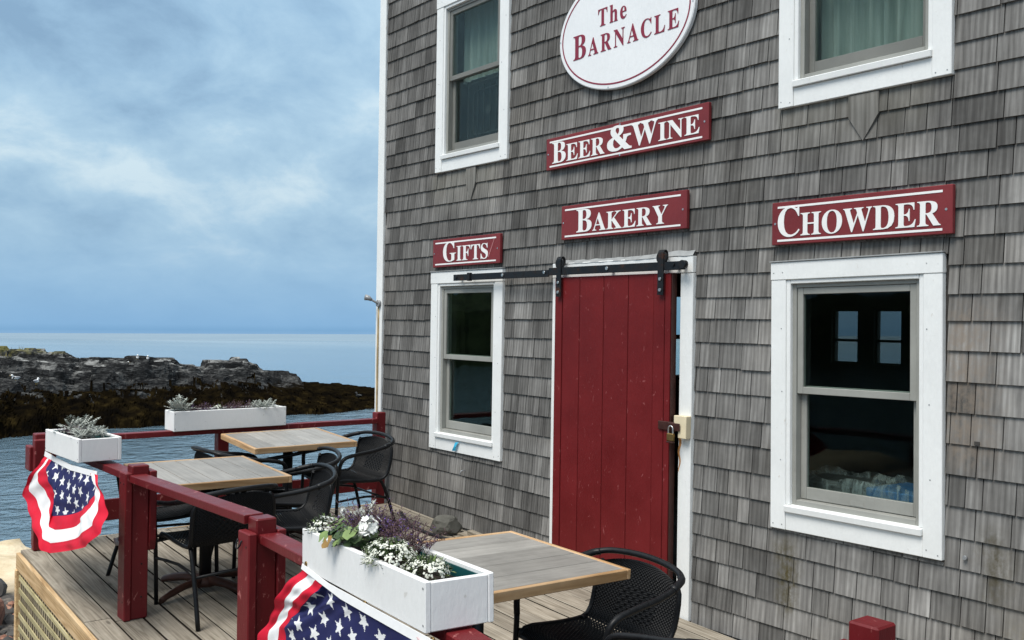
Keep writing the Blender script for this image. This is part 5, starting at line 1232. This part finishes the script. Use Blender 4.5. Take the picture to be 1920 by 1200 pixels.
def flag(label, rings, to3d, loc, NU, NV, star_r, pitch, seed, head_w, top=None):
    t = thing('bunting_flag', label, 'flag', loc, 0, 'fan shaped stars and stripes bunting'); rs = random.Random(seed)
    keys = [(0, rings['head']), (.55, rings['blue']), (.70, rings['in1']), (.85, rings['in2']), (1, rings['out'])]
    L0 = Vector(loc); m = MB(); pts = np.zeros((NV + 1, NU + 1, 3))
    for j in range(NV + 1):
        v = j / NV; k = 0
        while k < 3 and v > keys[k + 1][0]: k += 1
        va, A = keys[k]; vb, B = keys[k + 1]; q = (v - va) / (vb - va)
        for i in range(NU + 1):
            u = i / NU; p = cr(A, u).lerp(cr(B, u), q); p = p.lerp(li(A, u).lerp(li(B, u), q), .9); p = to3d(p)
            fold = .016 * v * math.sin(u * 21 + 1.7 * math.sin(v * 3 + seed)) + .010 * math.sin(v * 9 + u * 5 + seed) * min(1, v * 3) + .008 * noise.noise(Vector((u * 9, v * 9, seed))) + .0045 * v * math.sin(u * 74 + 2 * noise.noise(Vector((u * 3, v * 4, 2))))
            pts[j, i] = p + Vector((0, -.02 - fold, 0))
    stars = []
    row = 0; zz = -.9
    while zz < 1.2:
        xx = -3.4 + (row % 2) * pitch * .62
        while xx < 2.6: stars.append((xx + rs.uniform(-.012, .012), zz + rs.uniform(-.01, .01), rs.uniform(-.5, .5), rs.uniform(.75, 1.0))); xx += pitch * 1.24
        zz += pitch * .66; row += 1
    SX = np.array([(s[0], s[1]) for s in stars])
    vs = [Vector(pts[j, i]) - L0 for j in range(NV + 1) for i in range(NU + 1)]
    fs, mi = [], []
    for j in range(NV):
        v = (j + .5) / NV
        for i in range(NU):
            fs.append((j * (NU + 1) + i, j * (NU + 1) + i + 1, (j + 1) * (NU + 1) + i + 1, (j + 1) * (NU + 1) + i))
            if v > .85 or .55 < v <= .70: c = 0
            elif v > .55: c = 1
            else:
                c = 2; q = (pts[j, i] + pts[j + 1, i + 1]) / 2
                d = (SX[:, 0] - q[0]) ** 2 + (SX[:, 1] - q[2]) ** 2; b = int(d.argmin()); s = stars[b]
                dx, dzz = (q[0] - s[0]) / 1.45, q[2] - s[1]; ca, sa = math.cos(s[2]), math.sin(s[2])
                if .04 < v < .535 and in_star(dx * ca - dzz * sa, dx * sa + dzz * ca, star_r): c = 1
            mi.append(c)
    m.add(vs, fs, 0, .5, True); m.mi = mi
    m.build('cloth', [M['flag_red'], M['flag_white'], M['flag_blue']], t)
    # header tape along the hanging edge, with brass eyelets
    n = 60; h = MB(); hs = []
    ends = (rings['out'][0], rings['out'][-1]); H = [ends[0], *rings['head'][1:-1], ends[1]]
    for i in range(n + 1):
        q = li(H, i / n); p = to3d(q) - L0; hw = head_w if top is None else max(head_w, top(q) - q.z)
        for dzz, dy in ((hw, -.0245), (-.014, -.0285), (-.014, -.0265), (hw, -.0225)): hs.append(p + Vector((0, dy, dzz)))
    h.add(hs, [(4 * i + k, 4 * i + (k + 1) % 4, 4 * i + 4 + (k + 1) % 4, 4 * i + 4 + k) for i in range(n) for k in range(4)]); h.build('header_tape', M['flag_white'], t)
    for u in (.02, .5, .98):
        p = to3d(li(H, u)) - L0; o = disc('eyelet', p.x, p.y - .017, p.z + .010, .009, .006, M['brass'], t, 12)
V = lambda L: [Vector(p) for p in L]
F2 = dict(
    head=V([(-2.618,-2.86,0.832),(-2.579,-2.86,0.832),(-2.541,-2.86,0.832),(-2.503,-2.86,0.832),(-2.466,-2.86,0.832),(-2.429,-2.86,0.831),(-2.393,-2.86,0.831),(-2.356,-2.86,0.831),(-2.32,-2.86,0.831),(-2.285,-2.86,0.831),(-2.25,-2.86,0.831),(-2.215,-2.86,0.831),(-2.179,-2.86,0.831),(-2.142,-2.86,0.833),(-2.106,-2.86,0.836),(-2.07,-2.86,0.838),(-2.034,-2.86,0.84),(-1.998,-2.86,0.842),(-1.963,-2.86,0.844),(-1.928,-2.86,0.846),(-1.894,-2.86,0.848),(-1.86,-2.86,0.85),(-1.826,-2.86,0.852),(-1.792,-2.86,0.854),(-1.759,-2.86,0.856)]),
    blue=V([(-2.618,-2.86,0.832),(-2.633,-2.875,0.804),(-2.645,-2.882,0.773),(-2.597,-2.888,0.746),(-2.552,-2.893,0.719),(-2.499,-2.897,0.693),(-2.45,-2.901,0.668),(-2.414,-2.904,0.641),(-2.411,-2.906,0.609),(-2.411,-2.908,0.576),(-2.413,-2.909,0.543),(-2.392,-2.91,0.519),(-2.258,-2.91,0.543),(-2.131,-2.91,0.565),(-2.015,-2.909,0.592),(-1.905,-2.908,0.618),(-1.811,-2.906,0.647),(-1.728,-2.904,0.678),(-1.652,-2.901,0.707),(-1.608,-2.897,0.738),(-1.574,-2.893,0.769),(-1.59,-2.888,0.795),(-1.609,-2.882,0.821),(-1.668,-2.875,0.841),(-1.759,-2.86,0.856)]),
    in1=V([(-2.715,-2.86,0.834),(-2.703,-2.884,0.801),(-2.744,-2.896,0.76),(-2.789,-2.905,0.718),(-2.754,-2.913,0.683),(-2.659,-2.919,0.657),(-2.57,-2.925,0.631),(-2.49,-2.93,0.604),(-2.44,-2.933,0.571),(-2.394,-2.936,0.538),(-2.352,-2.938,0.505),(-2.324,-2.94,0.47),(-2.224,-2.94,0.47),(-2.067,-2.94,0.5),(-1.923,-2.938,0.533),(-1.791,-2.936,0.567),(-1.693,-2.933,0.605),(-1.613,-2.93,0.644),(-1.539,-2.925,0.682),(-1.47,-2.919,0.719),(-1.481,-2.913,0.751),(-1.505,-2.905,0.783),(-1.539,-2.896,0.813),(-1.601,-2.884,0.84),(-1.706,-2.86,0.86)]),
    in2=V([(-2.771,-2.86,0.837),(-2.754,-2.889,0.796),(-2.804,-2.904,0.745),(-2.87,-2.916,0.692),(-2.948,-2.926,0.636),(-2.939,-2.934,0.59),(-2.802,-2.941,0.562),(-2.675,-2.947,0.534),(-2.557,-2.952,0.506),(-2.459,-2.955,0.475),(-2.369,-2.958,0.443),(-2.322,-2.959,0.403),(-2.216,-2.96,0.398),(-2.02,-2.959,0.44),(-1.843,-2.958,0.481),(-1.681,-2.955,0.522),(-1.547,-2.952,0.567),(-1.43,-2.947,0.613),(-1.333,-2.941,0.655),(-1.348,-2.934,0.695),(-1.367,-2.926,0.735),(-1.391,-2.916,0.773),(-1.447,-2.904,0.808),(-1.528,-2.889,0.839),(-1.664,-2.86,0.863)]),
    out=V([(-2.828,-2.86,0.837),(-2.801,-2.895,0.79),(-2.855,-2.913,0.732),(-2.929,-2.927,0.67),(-3.008,-2.939,0.605),(-3.068,-2.949,0.541),(-2.9,-2.957,0.51),(-2.745,-2.964,0.48),(-2.599,-2.97,0.451),(-2.457,-2.974,0.424),(-2.335,-2.978,0.394),(-2.288,-2.979,0.346),(-2.132,-2.98,0.358),(-1.913,-2.979,0.408),(-1.712,-2.978,0.455),(-1.53,-2.974,0.499),(-1.366,-2.97,0.542),(-1.252,-2.964,0.595),(-1.175,-2.957,0.643),(-1.201,-2.949,0.687),(-1.232,-2.939,0.729),(-1.296,-2.927,0.767),(-1.373,-2.913,0.803),(-1.465,-2.895,0.839),(-1.623,-2.86,0.866)]))
flag('crumpled stars and stripes bunting below the corner flower box', F2, lambda p: p, (-2.2, -2.88, .84), 200, 160, .034, .118, 3, .016)
def V2(L): return [Vector((a, 0, b)) for a, b in L]
FN = dict(head=V2([(-.26, .822), (-.1, .828), (.08, .834), (.25, .84), (.42, .846)]),
    blue=V2([(-.26, .822), (-.319, .78), (-.45, .70), (-.568, .628), (-.625, .573), (-.60, .50), (-.45, .42), (-.1, .37), (.3, .42), (.5, .55), (.5, .70), (.42, .846)]),
    in1=V2([(-.321, .830), (-.40, .775), (-.53, .70), (-.64, .63), (-.72, .55), (-.73, .44), (-.55, .34), (-.1, .29), (.4, .36), (.6, .55), (.58, .70), (.47, .848)]),
    in2=V2([(-.41, .835), (-.50, .775), (-.64, .685), (-.76, .595), (-.87, .495), (-.86, .38), (-.62, .27), (-.1, .22), (.5, .30), (.68, .55), (.64, .70), (.52, .85)]),
    out=V2([(-.47, .843), (-.60, .765), (-.74, .66), (-.87, .555), (-.985, .45), (-.97, .32), (-.70, .20), (-.1, .14), (.55, .22), (.76, .55), (.70, .70), (.56, .852)]))
flag('stars and stripes bunting hanging below the nearest flower box', FN, lambda p: Vector((1.1365 + p.x * .99475, -2.812 - p.x * .1028, p.z)), (1.1, -2.85, .84), 260, 230, .031, .106, 8, .004, lambda q: .8445 + .0365 * q.x)

# ------------------------------------------------------------------ small things on and round the deck
me = rock_mesh('field_stone', .135, 77, M['stone'], (1.0, .75, .62)); o = link('field_stone', me); o.location = (-2.30, -.17, dz(-2.3) + .062); o.rotation_euler = (0, 0, .5)
tag(o, 'rough grey stone lying on the deck against the shingles', 'stone')
t = thing('timber_offcut', 'short pale timber offcut lying behind the nearest table by the wall', 'timber', (-1.83, -.12, dz(-1.83)))
rbox('timber', (.62, .09, .038), (0, 0, .020), M['deck'], t, (0, math.atan(DECK_K), .03)); rbox('timber', (.5, .05, .030), (.02, .0, .055), M['deck'], t, (0, math.atan(DECK_K), -.02))
m = MB(); m.tube([(-3.05, -.12, .128), (-2.8, -.22, .125), (-2.62, -.30, .118), (-2.45, -.31, .113), (-2.25, -.30, .105), (-2.0, -.26, .095), (-1.7, -.2, .083), (-1.35, -.12, .068)], .014, 8, 4)
tag(m.build('hose', M['rubber'], None), 'black hose lying along the deck below the shingles', 'hose')

def bird(name, label, cat, px, dd, size, mats, group=None, stand=True):
    ang = math.atan((px - 960) / 1820) + .3234; d = dd; u = d * math.tan(ang); z = head_z(u, d)
    p = hpt(u, d, z); t = thing(name, label, cat, p, U(0, 6.28), group); LEVEL.add(t)
    m = MB(); n = 10
    for (cx, cz, rx, rz, ry, mi) in ((0, .20, .22, .11, .10, 0), (.20, .36, .075, .07, .065, 0), (-.06, .235, .23, .07, .108, 1)):
        vs = [(cx * size + rx * size * math.cos(a), ry * size * math.sin(a) * math.cos(b), cz * size + rz * size * math.sin(a) * math.sin(b) + (.0)) for a in [math.pi * k / 7 for k in range(8)] for b in [2 * math.pi * k / n for k in range(n)]]
        m.add(vs, [(j * n + i, j * n + (i + 1) % n, (j + 1) * n + (i + 1) % n, (j + 1) * n + i) for j in range(7) for i in range(n)], mi, .5, True)
    m.tube([(.12 * size, 0, .24 * size), (.19 * size, 0, .35 * size)], [.065 * size, .05 * size], 8, 1)
    m.build('body', mats[:2], t)
    m = MB(); m.tube([(.26 * size, 0, .36 * size), (.35 * size, 0, .345 * size)], [.02 * size, .004 * size], 6, 1); m.build('beak', mats[2], t)
    for s in (-1, 1):
        m = MB(); m.tube([(0, s * .04 * size, .12 * size), (0, s * .04 * size, -.04)], .012 * size, 5, 1); m.build('leg', mats[2], t)
GM = [M['gull_white'], M['gull_grey'], M['beak']]
for px, dd, lab in ((34, 47.5, 'white gull on the dark rocks at the far left, lowest of the gulls'), (73, 48, 'white gull on the rocks just right of the lowest gull'), (239, 54, 'white gull on the rock crest, leftmost of the crest gulls'), (262, 54.5, 'white gull on the rock crest, second of the crest gulls'), (281, 54.5, 'white gull on the rock crest, rightmost of the crest gulls')):
    bird('gull', lab, 'bird', px, dd, .72, GM, 'gulls on the headland')
bird('cormorant', 'black cormorant standing on the low weedy end of the headland', 'bird', 676, 55.2, 1.0, [M['cormorant'], M['cormorant'], M['cormorant']])

# ------------------------------------------------------------------ the old shop leans: bring its frame into the level world
for o in list(COL.objects):
    if o.parent is None and o.type in ('MESH', 'EMPTY') and o not in LEVEL:
        o.matrix_basis = TILT @ o.matrix_basis
